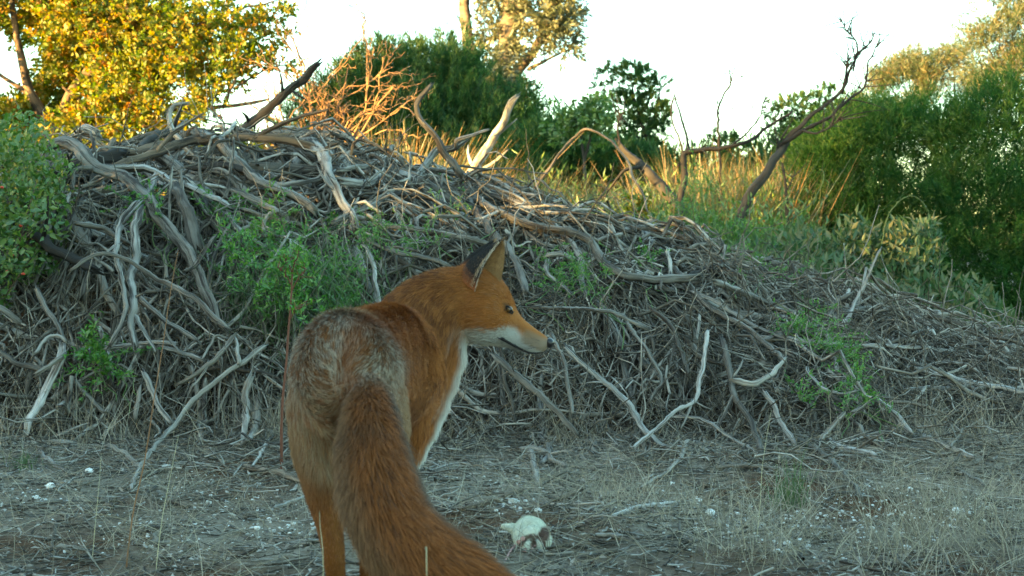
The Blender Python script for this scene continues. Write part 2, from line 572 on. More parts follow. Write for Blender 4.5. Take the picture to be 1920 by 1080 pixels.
B('small bent branch dangling in front of the stout log end', 9, 6, [(170, 314), (143, 318), (139, 340), (135, 364)], 0.14)
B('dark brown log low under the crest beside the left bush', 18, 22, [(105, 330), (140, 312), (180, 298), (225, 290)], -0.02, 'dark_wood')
B('brown stump top with a knot sticking above the left crest', 14, 11, [(203, 282), (206, 268), (212, 262)], 0.05, 'brown_wood')
B('sloping branch rising behind the hooked upright branch', 15, 12, [(262, 276), (290, 258), (315, 246), (322, 238)], -0.03, 'dark_wood')
B('dark short spike leaning right beside the hooked tip', 9, 6, [(327, 238, 5.1), (334, 215, 5.1), (341, 195, 5.1)], 0.0, 'dark_wood')
B('dark leaning log reaching up against the bright sky', 20, 13, [(425, 272, 5.75), (447, 250, 5.7), (480, 220, 5.65), (520, 185, 5.6), (560, 150, 5.55), (596, 118, 5.5)], 0.0, 'dark_wood', 'log')
B('grey branch descending through the middle of the left crest', 12, 10, [(455, 392), (480, 402), (512, 412), (548, 420)], 0.1)
B('broken slanting branch left of the big creeper patch', 12, 9, [(428, 402), (450, 430), (475, 448), (500, 462)], 0.1)
B('long low branch hidden partly by the big creeper patch', 14, 10, [(470, 425), (510, 445), (550, 470), (600, 490), (650, 500)], 0.06)
# centre of the crest
B('long pale branch climbing right to the forked dead stump', 10, 15, [(632, 413), (690, 387), (740, 360), (780, 330), (800, 303), (817, 284), (840, 279), (862, 270)], 0.16)
B('knotted upright snag with bark peeling above the centre crest', 14, 9, [(862, 325, 4.93), (846, 300, 4.94), (832, 280, 4.95), (820, 257, 4.95), (800, 237, 4.95), (785, 217, 4.95), (779, 200, 4.95), (790, 183, 4.95), (808, 163, 4.95)], 0.0)
B('short grey prong pointing right beside the knotted snag', 11, 5, [(855, 270, 4.95), (858, 262, 4.93), (887, 253, 4.9), (914, 243, 4.88)], 0.0)
B('slim arching branch tracing the upper edge of the centre slope', 9, 8, [(636, 318), (690, 310), (733, 312), (763, 319), (800, 318), (840, 322), (880, 333), (923, 350), (960, 364), (985, 382)], 0.10)
B('long stout branch sweeping from the centre crest down towards the ear', 17, 10, [(645, 343), (683, 344), (723, 337), (773, 333), (807, 334), (840, 347), (873, 357), (913, 361), (957, 374), (983, 390), (1023, 410), (1050, 430), (1073, 457), (1087, 483), (1093, 520), (1100, 552)], 0.07)
B('long heavy branch descending right into a pale horizontal limb', 16, 14, [(860, 345), (893, 373), (923, 393), (967, 413), (1017, 427), (1060, 434), (1100, 453), (1123, 477), (1147, 507), (1170, 520), (1223, 523), (1275, 524), (1300, 520)], 0.14)
B('cracked branch dropping straight down behind the fox ear', 16, 13, [(862, 350), (887, 387), (903, 413), (933, 447), (960, 483), (977, 510), (990, 545)], 0.14)
B('pale sunlit broken stake standing behind the centre crest', 22, 11, [(868, 362, 7.3), (887, 327, 7.3), (917, 273, 7.25), (940, 240, 7.2), (958, 203, 7.15), (970, 185, 7.1)], 0.0, 'pale_wood', 'stake')
B('thin arched cane bowed over behind the centre slope', 6.5, 4.5, [(975, 392, 7.2), (987, 370, 7.2), (1017, 333, 7.2), (1050, 287, 7.2), (1083, 252, 7.2), (1107, 243, 7.15), (1140, 263, 7.05), (1173, 297, 6.95), (1187, 333, 6.85), (1207, 367, 6.75), (1213, 395, 6.7)], 0.0, 'brown_wood', 'cane')
B('curled dry stick lit at the edge of the sword grass', 6, 7, [(655, 295), (667, 265), (690, 266), (717, 280), (740, 292)], 0.0, 'lit_twig')  # grey stick, its sunlit look comes from the orange twig colour
B('long low branch leading left to right above the fox back', 9, 12, [(667, 417), (740, 423), (790, 430), (847, 440), (913, 458), (950, 470)], 0.08)
B('dark branch below the snag on the centre slope', 9, 9, [(740, 363), (780, 366), (823, 380), (860, 392)], 0.05, 'dark_wood')
B('whitish split stick lying right of the fox ear', 9, 10, [(1028, 478), (1050, 476), (1074, 482)], 0.12, 'pale_wood')
B('thin bent branch below the whitish split stick', 9, 7, [(1027, 488), (1026, 513), (1050, 533), (1075, 555)], 0.12)
B('forked branch descending at the right shoulder of the pile', 12, 10, [(1192, 430), (1210, 440), (1227, 457), (1257, 493)], 0.12)
B('pale short log with a fork on the right shoulder', 8, 12, [(1150, 442), (1180, 430), (1197, 427), (1221, 416)], 0.12, 'pale_wood')
B('broken log with a fresh orange end on the skyline', 15, 13, [(1036, 420), (1058, 404), (1080, 402), (1107, 406)], 0.06, 'pale_wood', 'log')
B('straight grey stick from the nape towards the creeper', 8, 9, [(690, 470), (700, 500), (706, 535), (712, 572)], 0.14)
B('grey stick slanting behind the top of the fox neck', 10, 9, [(735, 470), (770, 478), (810, 488), (840, 500)], 0.1)
B('dark stub jutting right from the pale horizontal limb', 11, 17, [(1278, 524), (1305, 514), (1330, 506), (1352, 500)], 0.14, 'dark_wood')
# right part
B('long slanting branch over the right half of the pile', 12, 9, [(1262, 500), (1290, 533), (1330, 577), (1380, 607), (1423, 632), (1455, 662), (1470, 680)], 0.14)
B('very long low branch with a thin drooping tip before the saltbush', 12, 4, [(1340, 530), (1360, 537), (1413, 557), (1467, 580), (1513, 593), (1563, 593), (1597, 583), (1623, 577), (1673, 580), (1710, 590), (1738, 608), (1710, 628)], 0.1)
B('leaning twig-topped stick rising in front of the saltbush', 12, 5, [(1582, 615), (1600, 575), (1613, 547), (1630, 517), (1650, 467)], 0.12)
B('thin stick branching right off the leaning twig-topped one', 7, 5, [(1617, 547), (1657, 558), (1707, 569)], 0.12)
B('short broken stub leaning right before the saltbush', 9, 12, [(1554, 594), (1570, 567), (1589, 552)], 0.12)
B('grey log lying level along the right flank', 14, 12, [(1330, 570), (1363, 583), (1447, 594), (1500, 598), (1540, 600)], 0.05)
B('pale cracked log low at the right end of the pile', 11, 8, [(1437, 634), (1500, 640), (1560, 645), (1613, 650), (1680, 650), (1785, 658)], 0.08, 'pale_wood', 'log')
B('long thin log running out to the right edge', 10, 12, [(1700, 690), (1761, 700), (1824, 716), (1880, 727), (1935, 738)], 0.08)
B('thin fork-ended branch right of the fox muzzle', 8, 8, [(995, 574), (1040, 578), (1081, 580), (1125, 584), (1154, 590), (1208, 614)], 0.12)
B('straight thick stick slanting down at the centre front', 11, 16, [(1062, 655), (1081, 673), (1127, 710), (1168, 750), (1199, 791), (1217, 818), (1236, 834), (1276, 840)], 0.14)
B('smooth slanting stick below the fox chin', 13, 11, [(930, 672), (968, 705), (1004, 732), (1041, 769), (1081, 813)], 0.14)
B('long curved twig falling to a forked foot at the right front', 9, 7, [(1326, 620), (1321, 669), (1310, 719), (1299, 755), (1263, 773), (1236, 800), (1190, 839)], 0.16, 'pale_wood')
B('sinuous grey branch hanging down the right front face', 12, 12, [(1354, 635), (1360, 655), (1369, 692), (1376, 741), (1403, 778), (1417, 814), (1428, 850)], 0.16)
B('pale crescent shaped stick on the right front face', 7, 12, [(1469, 676), (1444, 705), (1412, 719), (1381, 711)], 0.16, 'pale_wood')
B('thin twig running right from the forked foot', 8, 6, [(1268, 780), (1308, 782), (1340, 800), (1390, 832), (1430, 856)], 0.12)
B('pale bent stick on the ground with an angular elbow', 7, 11, [(1204, 914), (1245, 887), (1276, 860), (1285, 832), (1300, 829), (1318, 834)], 0.06, 'pale_wood')
B('short twig end right of the angular elbow stick', 8, 6, [(1313, 841), (1330, 846), (1349, 851)], 0.07, 'pale_wood')
B('level stick with a drooping end at the right foot', 7, 7, [(1344, 874), (1408, 873), (1450, 877), (1467, 882), (1476, 902)], 0.05, 'pale_wood')
B('knobbly root piece standing on the litter below the muzzle', 11, 12, [(994, 840), (998, 858), (1002, 877), (1010, 911)], 0.05, 'pale_wood', 'root')
B('tan curved root lying over the knobbly root piece', 7, 8, [(975, 842), (1000, 838), (1025, 846), (1036, 862), (1060, 874)], 0.06, 'pale_wood', 'root')
B('thin drooping branch hanging straight below the fox nose', 9, 7, [(1032, 625), (1042, 645), (1059, 687), (1068, 741), (1071, 775)], 0.18)
B('angled twig to the right of the slanting thick stick', 8, 6, [(1176, 606), (1195, 635), (1217, 664), (1240, 710), (1230, 730), (1217, 752)], 0.16)
B('bark shed log flat on the litter left of the dead rodent', 9, 14, [(868, 952), (900, 944), (940, 934), (968, 922), (990, 912)], 0.02, 'brown_wood', 'log')
B('tan forked root on the litter behind the dead rodent', 5, 7, [(1014, 952), (1040, 938), (1072, 927), (1096, 913)], 0.02, 'brown_wood', 'root')
B('flat splintered stick lying right of the dead rodent', 6, 11, [(1149, 966), (1175, 957), (1205, 950), (1235, 948), (1266, 944)], 0.015, 'pale_wood')
B('low angled branch at the right foot of the pile', 9, 11, [(1597, 771), (1622, 760), (1643, 750), (1665, 764), (1685, 787), (1706, 812)], 0.1)
B('short pale stick leaning left of the low angled branch', 8, 9, [(1579, 781), (1552, 809), (1534, 834)], 0.1, 'pale_wood')
B('stick sliding off the foot of the pile towards the right litter', 9, 10, [(1498, 827), (1525, 840), (1552, 858), (1588, 896), (1617, 934)], 0.04)
B('smooth short log under the low angled branch', 9, 10, [(1552, 826), (1597, 845), (1643, 857)], 0.06)
B('yellowish peeling stick at the far right front', 9, 11, [(1729, 816), (1755, 826), (1779, 837), (1824, 856)], 0.06, 'pale_wood')
B('thin forked twig standing on the yellowish peeling stick', 6, 5, [(1783, 838), (1795, 822), (1806, 806), (1824, 795), (1843, 784)], 0.1, 'pale_wood')
B('small drooping tip of the far right forked twig', 5, 5, [(1843, 785), (1852, 798), (1858, 816)], 0.1, 'pale_wood')
B('kinked twig beside the small green sprig at right', 8, 7, [(1514, 690), (1516, 702), (1538, 723), (1570, 738), (1606, 734)], 0.12)
B('straight short stick on the litter at the far right', 8, 7, [(1792, 877), (1820, 893), (1847, 909)], 0.02)
B('long faint stick at the right margin of the pile', 7, 8, [(1660, 655), (1720, 685), (1790, 712), (1850, 742)], 0.08)
B('grey branch pointing down in the centre front shadow', 9, 8, [(1226, 580), (1255, 610), (1275, 655), (1290, 700)], 0.12)
B('crossing stick in the right upper tangle', 8, 8, [(1435, 636), (1480, 622), (1530, 612), (1570, 604)], 0.12)
B('thin pole lying over the right upper tangle', 9, 7, [(1300, 548), (1350, 570), (1400, 602), (1440, 622), (1500, 645)], 0.10)
B('grey rod slanting in the right lower tangle', 9, 9, [(1437, 735), (1455, 770), (1468, 800), (1490, 830)], 0.12)
# left front
B('bleached root like a leg standing at the left front', 17, 15, [(120, 655), (118, 672), (104, 700), (86, 737), (68, 773), (52, 806)], 0.12, 'pale_wood', 'root')
B('short side root crossing the bleached leg like root', 9, 8, [(118, 664), (100, 680), (68, 700)], 0.15, 'pale_wood', 'root')
B('curled root on top of the bleached leg like root', 8, 7, [(124, 640), (112, 630), (91, 633), (78, 645), (68, 661)], 0.15, 'pale_wood', 'root')
B('long straight stick slanting across the left front to the litter', 9, 7, [(495, 650), (470, 670), (449, 682), (408, 710), (363, 750), (327, 796), (295, 832), (263, 877), (245, 918)], 0.10, 'pale_wood')
B('forked pale stick propped above the long slanting one', 10, 8, [(440, 628), (425, 650), (408, 669), (376, 696), (336, 719)], 0.14, 'pale_wood')
B('stubby prong standing beneath the propped fork', 7, 9, [(441, 634), (446, 655), (449, 680)], 0.14, 'pale_wood')
B('thin forked prong left of the propped fork', 5, 5, [(428, 633), (404, 630), (392, 650), (381, 671)], 0.14, 'pale_wood')
B('pale upright stump stick left of the fox rump', 14, 11, [(468, 712), (458, 740), (459, 765), (460, 790), (455, 832)], 0.08, 'pale_wood', 'stump')
B('grey limb slanting out of the hollow at left', 14, 10, [(262, 560), (285, 584), (308, 601), (345, 623), (370, 640)], 0.16)
B('low grey stick entering at the left edge', 9, 11, [(-15, 655), (0, 660), (27, 678), (68, 688), (100, 690)], 0.08)
B('pale log lying on the litter at the left edge', 14, 12, [(-20, 846), (0, 841), (36, 832), (91, 828), (130, 830)], 0.03, 'pale_wood', 'log')
B('short stick on the litter left of the white pebbles', 8, 8, [(73, 846), (98, 866), (123, 885)], 0.02)
B('bent stick ending where the long slanting stick lands', 7, 9, [(181, 834), (218, 841), (242, 858), (266, 876)], 0.04, 'pale_wood')
B('grey stick upright in the left front tangle', 10, 9, [(270, 700), (286, 732), (299, 760), (320, 793)], 0.1)
B('short pale stick standing left of the grey upright one', 8, 9, [(262, 730), (259, 755), (255, 780)], 0.1, 'pale_wood')
B('slanting stick right of the bleached leg like root', 8, 8, [(141, 714), (165, 742), (197, 771)], 0.09)
B('grey log on the litter touching the fox hind leg', 10, 13, [(452, 871), (490, 880), (522, 887), (573, 903)], 0.025, 'brown_wood', 'log')
B('tan chip stick standing before the grey log', 7, 6, [(500, 830), (487, 852), (475, 874)], 0.05, 'pale_wood')
B('pale splintered stick at the left edge under the bush', 13, 9, [(-15, 572), (0, 578), (20, 592), (38, 605)], 0.16, 'pale_wood')
B('grey branch curving down behind the small bright sprig', 11, 9, [(70, 545), (85, 575), (104, 601), (114, 628)], 0.14)
B('level grey stick above the long slanting stick', 9, 10, [(306, 650), (340, 660), (378, 674)], 0.12)
B('pale level stick over the feet of the upright pole', 8, 8, [(200, 655), (254, 644), (290, 641), (329, 645)], 0.13)
B('whitish stick on the litter in front of the fox leg', 6, 8, [(567, 932), (540, 944), (507, 960)], 0.012, 'pale_wood')


def crack_tips(mb, pts, rad, k, fork=True):
    """short broken side twigs that belong to the branch"""
    n = len(pts)
    if fork and n > 14 and rng.random() < 0.55:
        # a real fork
        i = rng.integers(int(n * 0.35), int(n * 0.8))
        tan = unit(pts[min(i + 2, n - 1)] - pts[i - 2])
        sd = unit(np.cross(tan, unit(pts[i] - np.array([0, 0, CAM_H])))) * rng.choice([-1, 1])
        L = rng.uniform(7, 18) * rad[i]
        m = 12
        tt = np.linspace(0, 1, m)[:, None]
        pp = pts[i] + unit(tan + sd * 0.7) * L * tt + (tan * 0.35 + rdir(1)[0] * 0.25) * L * tt ** 2 + rng.normal(0, 0.05, (m, 3)) * rad[i]
        rough_tube(mb, pp, rad[i] * np.linspace(0.72, 0.32, m), 9, 0.16)
    for _ in range(k):
        i = rng.integers(int(n * 0.2), max(int(n * 0.2) + 1, n - 3))
        tan = unit(pts[min(i + 1, n - 1)] - pts[i - 1])
        d = unit(tan * rng.uniform(0.4, 1.0) * rng.choice([-1, 1]) + rdir(1)[0] * 0.9)
        L = rng.uniform(2.5, 9) * rad[i]
        m = 5
        tt = np.linspace(0, 1, m)[:, None]
        pp = pts[i] + d * L * tt + rdir(1)[0] * L * 0.3 * tt ** 2
        rr = rad[i] * (0.5 - 0.32 * tt[:, 0])
        rough_tube(mb, pp, rr, 6, 0.12)


seen = {}
for (label, w0, w1, pts, lift, mk, cat) in H:
    ds = []
    for p in pts:
        if len(p) == 3:
            ds.append(p[2])
        else:
            dd = ray_depth(p[0], p[1])
            ds.append(dd - lift - (0.08 if p[0] < 760 and p[1] < 600 else 0.05) if dd else np.nan)
    ds = np.array(ds, float)
    if np.isnan(ds).all():
        ds[:] = 5.3
    if np.isnan(ds).any():
        ok = ~np.isnan(ds)
        ds = np.interp(np.arange(len(ds)), np.where(ok)[0], ds[ok])
    ds = np.minimum(ds, 5.45) if all(len(p) == 2 for p in pts) else ds
    for _ in range(2):
        if len(ds) > 3:
            ds[1:-1] = (ds[:-2] + 2 * ds[1:-1] + ds[2:]) / 4
    c = np.array([P(p[0], p[1], d) for p, d in zip(pts, ds)])
    length = np.linalg.norm(np.diff(c, axis=0), axis=1).sum()
    wmean = (w0 + w1) / 2 * ds.mean() / FPX
    n = int(np.clip(length / (wmean * 0.7), 8, 64))
    cp = resample(c, n)
    jit = rng.normal(size=(n, 3))
    jit = (jit + np.roll(jit, 1, 0) + np.roll(jit, -1, 0)) / 3
    kk = np.linspace(0, length / (wmean * 4.5), n)
    low = np.stack([np.interp(kk, np.arange(len(kk) + 2), rng.normal(size=len(kk) + 2)) for _ in range(3)], -1)
    cp = cp + jit * wmean * 0.13 + low * wmean * 0.13
    dd = np.interp(np.linspace(0, 1, n), np.linspace(0, 1, len(ds)), ds)
    rad = np.linspace(w0, w1, n) / 2 * dd / FPX * 0.93
    mb = MB()
    rough_tube(mb, cp, rad, 12 if wmean > 0.02 else 8, 0.165)
    if length > 0.25:
        crack_tips(mb, cp, rad, int(rng.integers(2, 6)) if length > 0.5 else 1, not any(len(p) == 3 for p in pts) and w0 < 20)
    o = mb.build(cat if cat != 'branch' else 'branch', M[mk])
    tag(o, label, cat, 'branches and logs heaped in the brush pile' if cat in ('branch', 'log') else None)

# ------------------------------------------------------------------ further branches of the pile, one object each
ZONES = [
    ('grey branch packed among others in the left crest of the pile', -2.2, -0.9, 0.40, 1.0, 36, 'down', (0.012, 0.026)),
    ('thin dry branch tangled in the lower left face of the pile', -2.0, -0.5, 0.02, 0.45, 32, 'any', (0.006, 0.013)),
    ('weathered branch layered across the centre slope of the pile', -0.9, 0.6, 0.45, 1.05, 38, 'side', (0.008, 0.017)),
    ('thin grey branch hanging in the centre front of the pile', -0.4, 0.9, 0.02, 0.5, 32, 'hang', (0.005, 0.011)),
    ('thin grey branch lying over the long right flank of the pile', 0.6, 2.4, 0.2, 1.05, 36, 'side', (0.005, 0.012)),
    ('loose stick scattered round the right foot of the pile', 0.8, 2.6, 0.0, 0.3, 22, 'any', (0.004, 0.010)),
]


GRP = ['grey branches in the left crest', 'dry branches in the lower left face', 'branches across the centre slope', 'branches hanging in the centre front',
       'branches over the right flank', 'sticks round the right foot of the pile']


def drape(x0, y0, ang, L, n, off, wob):
    """a path that lies on the pile"""
    s = np.linspace(0, L, n)
    a = ang + np.cumsum(rng.normal(size=n)) * wob
    x = x0 + np.cumsum(np.cos(a)) * L / n
    y = y0 + np.cumsum(np.sin(a)) * L / n
    z = shell(x, y) + off
    k = np.ones(5) / 5
    zp = np.pad(z, 2, mode='edge')
    z = np.convolve(zp, k, 'valid')
    return np.stack([x, y, np.maximum(z, gz(x, y) + 0.012)], -1)


MARKS = [(1030, 640, 'the fox muzzle'), (905, 470, 'the fox ear'), (545, 700, 'the fox rump'), (780, 540, 'the fox neck'), (560, 480, 'the large creeper patch'), (190, 680, 'the small bright sprig'),
         (325, 215, 'the hooked branch tip'), (95, 420, 'the left bush'), (800, 240, 'the knotted snag'), (925, 270, 'the broken stake'), (1100, 280, 'the arched cane'), (1385, 420, 'the leaning dead trunk'),
         (1560, 520, 'the saltbush'), (1550, 640, 'the right creeper spray'), (1285, 850, 'the angular elbow stick'), (85, 740, 'the bleached leg like root'), (1000, 980, 'the dead rodent'),
         (1230, 523, 'the pale horizontal limb'), (1305, 720, 'the long forked twig'), (1430, 705, 'the crescent shaped stick'), (1779, 837, 'the yellowish peeling stick'), (252, 520, 'the upright pole'),
         (1205, 410, 'the little sunlit sapling'), (590, 330, 'the flaking branch'), (1160, 740, 'the straight slanting stick'), (450, 300, 'the ridged crest branch'), (400, 700, 'the propped fork'), (740, 370, 'the long pale climbing branch'),
         (1680, 640, 'the level cracked log'), (1650, 780, 'the low angled branch'), (460, 770, 'the upright stump stick'), (1800, 715, 'the long right hand log')]


def describe(pts, r, pale, fallback):
    """a label from the branch's own size, tone and slant and from what it lies beside"""
    d = pts[:, 1]
    u = 960 + pts[:, 0] / d * FPX
    v = 480 - (pts[:, 2] - CAM_H) / d * FPX
    mu, mv = u.mean(), v.mean()
    if not (0 < mu < 1920):
        return None
    w = 2 * r / d.mean() * FPX
    size = 'thick' if w > 15 else ('middling' if w > 9 else 'thin')
    du, dv = u[-1] - u[0], v[-1] - v[0]
    ln = math.hypot(du, dv)
    form = 'long' if ln > 330 else ('short' if ln < 150 else '')
    sl = 'level' if abs(dv) < 0.25 * abs(du) else ('upright' if abs(du) < 0.35 * abs(dv) else ('falling to the right' if du * dv > 0 else 'rising to the right'))
    k = min(MARKS, key=lambda m_: math.hypot(m_[0] - mu, m_[1] - mv))
    a, b_ = mu - k[0], mv - k[1]
    dist = math.hypot(a, b_)
    rel = ('right of' if a > 0 else 'left of') if abs(a) > abs(b_) else ('below' if b_ > 0 else 'above')
    how = 'just ' if dist < 60 else ('a little way ' if dist < 130 else 'well ')
    noun = 'branch' if 'branch' in fallback else 'stick'
    wl = [size, 'pale' if pale else 'grey', form, noun, sl + ',', how + rel, k[2]]
    text = ' '.join(x for x in wl if x)
    return text if len(text.split()) <= 16 else ' '.join(x for x in [size, noun, sl + ',', how + rel, k[2]] if x)


for (label, x0, x1, u0, u1, cnt, mode, (r0, r1)), grp in zip(ZONES, GRP):
    for i in range(cnt):
        x = rng.uniform(x0, x1)
        u = rng.uniform(u0, u1)
        y = 3.75 + 1.6 * u
        if mode == 'down':
            ang = rng.normal(-0.6, 0.7)
        elif mode == 'side':
            ang = rng.normal(-0.25, 0.45) + (np.pi if rng.random() < 0.5 else 0)
        elif mode == 'hang':
            ang = rng.normal(-1.5, 0.55)
        else:
            ang = rng.uniform(-np.pi, np.pi)
        L = rng.uniform(0.25, 0.95) * (0.6 if mode in ('any', 'hang') else 1)
        n = 16
        pts = drape(x, y, ang, L, n, rng.uniform(-0.12, 0.04), 0.10)
        r = rng.uniform(r0, r1)
        rad = np.linspace(r, r * rng.uniform(0.35, 0.8), n)
        pale = rng.random() < 0.25
        text = describe(pts, r, pale, label)
        if text is None:
            continue
        mb = MB()
        rough_tube(mb, pts, rad, 7, 0.13)
        if rng.random() < 0.6:
            crack_tips(mb, pts, rad, 2)
        o = mb.build('branch', M['pale_wood' if pale else 'grey_wood'])
        tag(o, text, 'branch' if 'branch' in label else 'stick', grp)

# ------------------------------------------------------------------ twig tangle (uncountable)
def twig_mass(T, K, xr, ur, offr, Lr, rr, angf, wob, S=4):
    x = rng.uniform(*xr, T)
    u = rng.uniform(*ur, T)
    y = 3.75 + 1.6 * u
    ang = angf(T)
    L = rng.uniform(*Lr, T)
    a = ang[:, None] + np.cumsum(rng.normal(size=(T, K)) * wob, 1)
    step = (L / K)[:, None]
    X = x[:, None] + np.cumsum(np.cos(a) * step, 1)
    Y = y[:, None] + np.cumsum(np.sin(a) * step, 1)
    Z = shell(X, Y) + rng.uniform(*offr, T)[:, None] + np.cumsum(rng.normal(size=(T, K)), 1) * step * 0.28
    Z = np.maximum(Z, gz(X, Y) + 0.006)
    r = rng.uniform(*rr, T)
    R = r[:, None] * np.linspace(1, 0.4, K)[None, :]
    return np.stack([X, Y, Z], -1), R


mb = MB()
anyang = lambda T: rng.uniform(-np.pi, np.pi, T)
sideang = lambda T: rng.normal(-0.2, 0.5, T) + np.pi * (rng.random(T) < 0.5)
for args in [
    (3300, 7, (-2.4, 2.5), (0.0, 1.1), (-0.14, 0.04), (0.12, 0.5), (0.0015, 0.0045), anyang, 0.32),
    (900, 7, (-2.1, -0.3), (-0.02, 0.55), (-0.08, 0.08), (0.12, 0.5), (0.003, 0.0085), anyang, 0.24),
    (420, 8, (-2.3, -0.7), (0.3, 1.1), (-0.14, 0.0), (0.25, 0.8), (0.006, 0.014), anyang, 0.16),
    (1300, 7, (-0.9, 2.3), (0.05, 1.1), (-0.12, 0.06), (0.12, 0.55), (0.0035, 0.0095), anyang, 0.22),
    (500, 8, (-0.8, 1.6), (0.4, 1.1), (-0.10, 0.04), (0.2, 0.7), (0.004, 0.010), sideang, 0.18),
    (1300, 6, (-2.0, 2.4), (-0.42, 0.08), (-0.01, 0.03), (0.05, 0.32), (0.0012, 0.0040), anyang, 0.32),
    (2400, 7, (-0.3, 2.6), (0.0, 0.9), (-0.08, 0.06), (0.10, 0.45), (0.0012, 0.0035), anyang, 0.34),
]:
    p, r = twig_mass(*args)
    kp = (p[:, 0, 0] > -0.75) | (p[:, 0, 1] < 4.6) | (rng.random(len(p)) < 0.5)
    p, r = p[kp], r[kp]
    tubes(mb, p, r, 3 if args[6][1] < 0.005 else 5, rough=0.1)
tag(mb.build('twig_tangle', M['twig']), 'dense tangle of fine dry twigs filling the brush pile', 'twigs', kind='stuff')
# twigs that hang or stand off the face of the pile
mb = MB()
T, K = 4000, 6
x = rng.uniform(-2.3, 2.3, T)
u = rng.uniform(-0.06, 1, T) ** 1 * 0.9
u = np.where(rng.random(T) < 0.5, u * 0.5, u)
y = 3.72 + 1.6 * u
z = shell(x, y) + rng.uniform(-0.05, 0.05, T)
dr = unit(np.stack([rng.normal(0, 0.5, T), rng.normal(-0.25, 0.35, T), rng.normal(-0.1, 0.8, T)], -1))
L = rng.uniform(0.05, 0.30, T)
w = np.cumsum(rng.normal(size=(T, K, 3)) * 0.25, 1)
pp = np.stack([x, y, z], -1)[:, None, :] + dr[:, None, :] * (np.linspace(0, 1, K)[None, :] * L[:, None])[..., None] + w * (L / K)[:, None, None]
pp[..., 2] = np.maximum(pp[..., 2], gz(pp[..., 0], pp[..., 1]) + 0.004)
tubes(mb, pp, rng.uniform(0.001, 0.0032, T)[:, None] * np.linspace(1, 0.45, K)[None, :], 4)
tag(mb.build('dangling_twigs', M['twig']), 'fine crooked twigs dangling off the face of the pile', 'twigs', kind='stuff')

# ------------------------------------------------------------------ ground litter, pebbles, grass
mb = MB()
T = 9000
d = 1.7 + 3.4 * rng.random(T) ** 1.3
x = rng.uniform(-0.5, 0.5, T) * (0.9 * d + 0.4)
pos = np.stack([x, d, gz(x, d) + rng.uniform(0.001, 0.008, T)], -1)
a = rng.uniform(0, 6.28, T)
dr = unit(np.stack([np.cos(a), np.sin(a) * 0.8, rng.normal(0, 0.12, T)], -1))
L = rng.gamma(2.0, 0.018, T) + 0.01
K = 3
w = np.cumsum(rng.normal(size=(T, K, 3)) * (0.35, 0.35, 0.1), 1)
pp = pos[:, None, :] + dr[:, None, :] * (np.linspace(-0.5, 0.5, K)[None, :] * L[:, None])[..., None] + w * (L / K * 0.7)[:, None, None]
pp[..., 2] = np.maximum(pp[..., 2], gz(pp[..., 0], pp[..., 1]) + 0.001)
tubes(mb, pp, (rng.gamma(2.2, 0.00055, T) + 0.0005)[:, None] * np.linspace(1, 0.6, K)[None, :], 3)
T = 700
d = 2.0 + 2.4 * rng.random(T)
x = rng.uniform(-0.5, 0.5, T) * (0.9 * d + 0.4)
pos = np.stack([x, d, gz(x, d) + rng.uniform(0.002, 0.012, T)], -1)
a = rng.uniform(0, 6.28, T)
dr = unit(np.stack([np.cos(a), np.sin(a), rng.normal(0, 0.10, T)], -1))
L = rng.gamma(2.5, 0.035, T) + 0.02
K = 6
w = np.cumsum(rng.normal(size=(T, K, 3)) * (0.5, 0.5, 0.15), 1)
pp = pos[:, None, :] + dr[:, None, :] * (np.linspace(-0.5, 0.5, K)[None, :] * L[:, None])[..., None] + w * (L / K * 0.8)[:, None, None]
pp[..., 2] = np.maximum(pp[..., 2], gz(pp[..., 0], pp[..., 1]) + 0.003)
tubes(mb, pp, (rng.gamma(2.0, 0.0007, T) + 0.0008)[:, None] * np.linspace(1, 0.6, K)[None, :], 5, rough=0.12)
tag(mb.build('litter_twigs', M['twig']), 'short broken twigs strewn over the ground', 'twigs', kind='stuff')
mb = MB()
T = 16000
d = 1.7 + 4.5 * rng.random(T) ** 1.4
x = rng.uniform(-0.5, 0.5, T) * (0.9 * d + 0.4)
pos = np.stack([x, d, gz(x, d) + rng.uniform(0.001, 0.010, T)], -1)
ax = unit(np.stack([rng.normal(size=T), rng.normal(size=T), rng.normal(0, 0.25, T)], -1))
nn = unit(np.stack([rng.normal(0, 0.4, T), rng.normal(0, 0.4, T), np.ones(T)], -1))
leaves(mb, pos, ax, nn, np.minimum(rng.gamma(2.5, 0.0050, T) + 0.003, 0.022), np.minimum(rng.gamma(2.5, 0.0020, T) + 0.0015, 0.007))
M['litter'] = mat_leaf('dead_leaf', [(0.05, 0.038, 0.028), (0.12, 0.085, 0.06), (0.25, 0.215, 0.17), (0.42, 0.40, 0.36)], trans=0.1)
tag(mb.build('leaf_litter', M['litter']), 'dead leaves and bark chips covering the ground', 'litter', kind='stuff')


def pebble_mesh(name, seed, n=1):
    r = np.random.default_rng(seed)
    lat, lon = 7, 10
    v = []
    for i in range(lat + 1):
        for j in range(lon):
            th = math.pi * i / lat
            p = 2 * math.pi * j / lon
            k = 1 + 0.09 * math.sin(2 * p + seed) * math.sin(th) + 0.07 * math.cos(3 * th + seed * 2) + (0.03 * r.normal() if 0 < i < lat else 0)
            v.append((k * math.sin(th) * math.cos(p), k * 0.85 * math.sin(th) * math.sin(p), 0.72 * k * math.cos(th)))
    q = [(i * lon + j, (i + 1) * lon + j, (i + 1) * lon + (j + 1) % lon, i * lon + (j + 1) % lon) for i in range(lat) for j in range(lon)]
    return np.array(v), np.array(q)


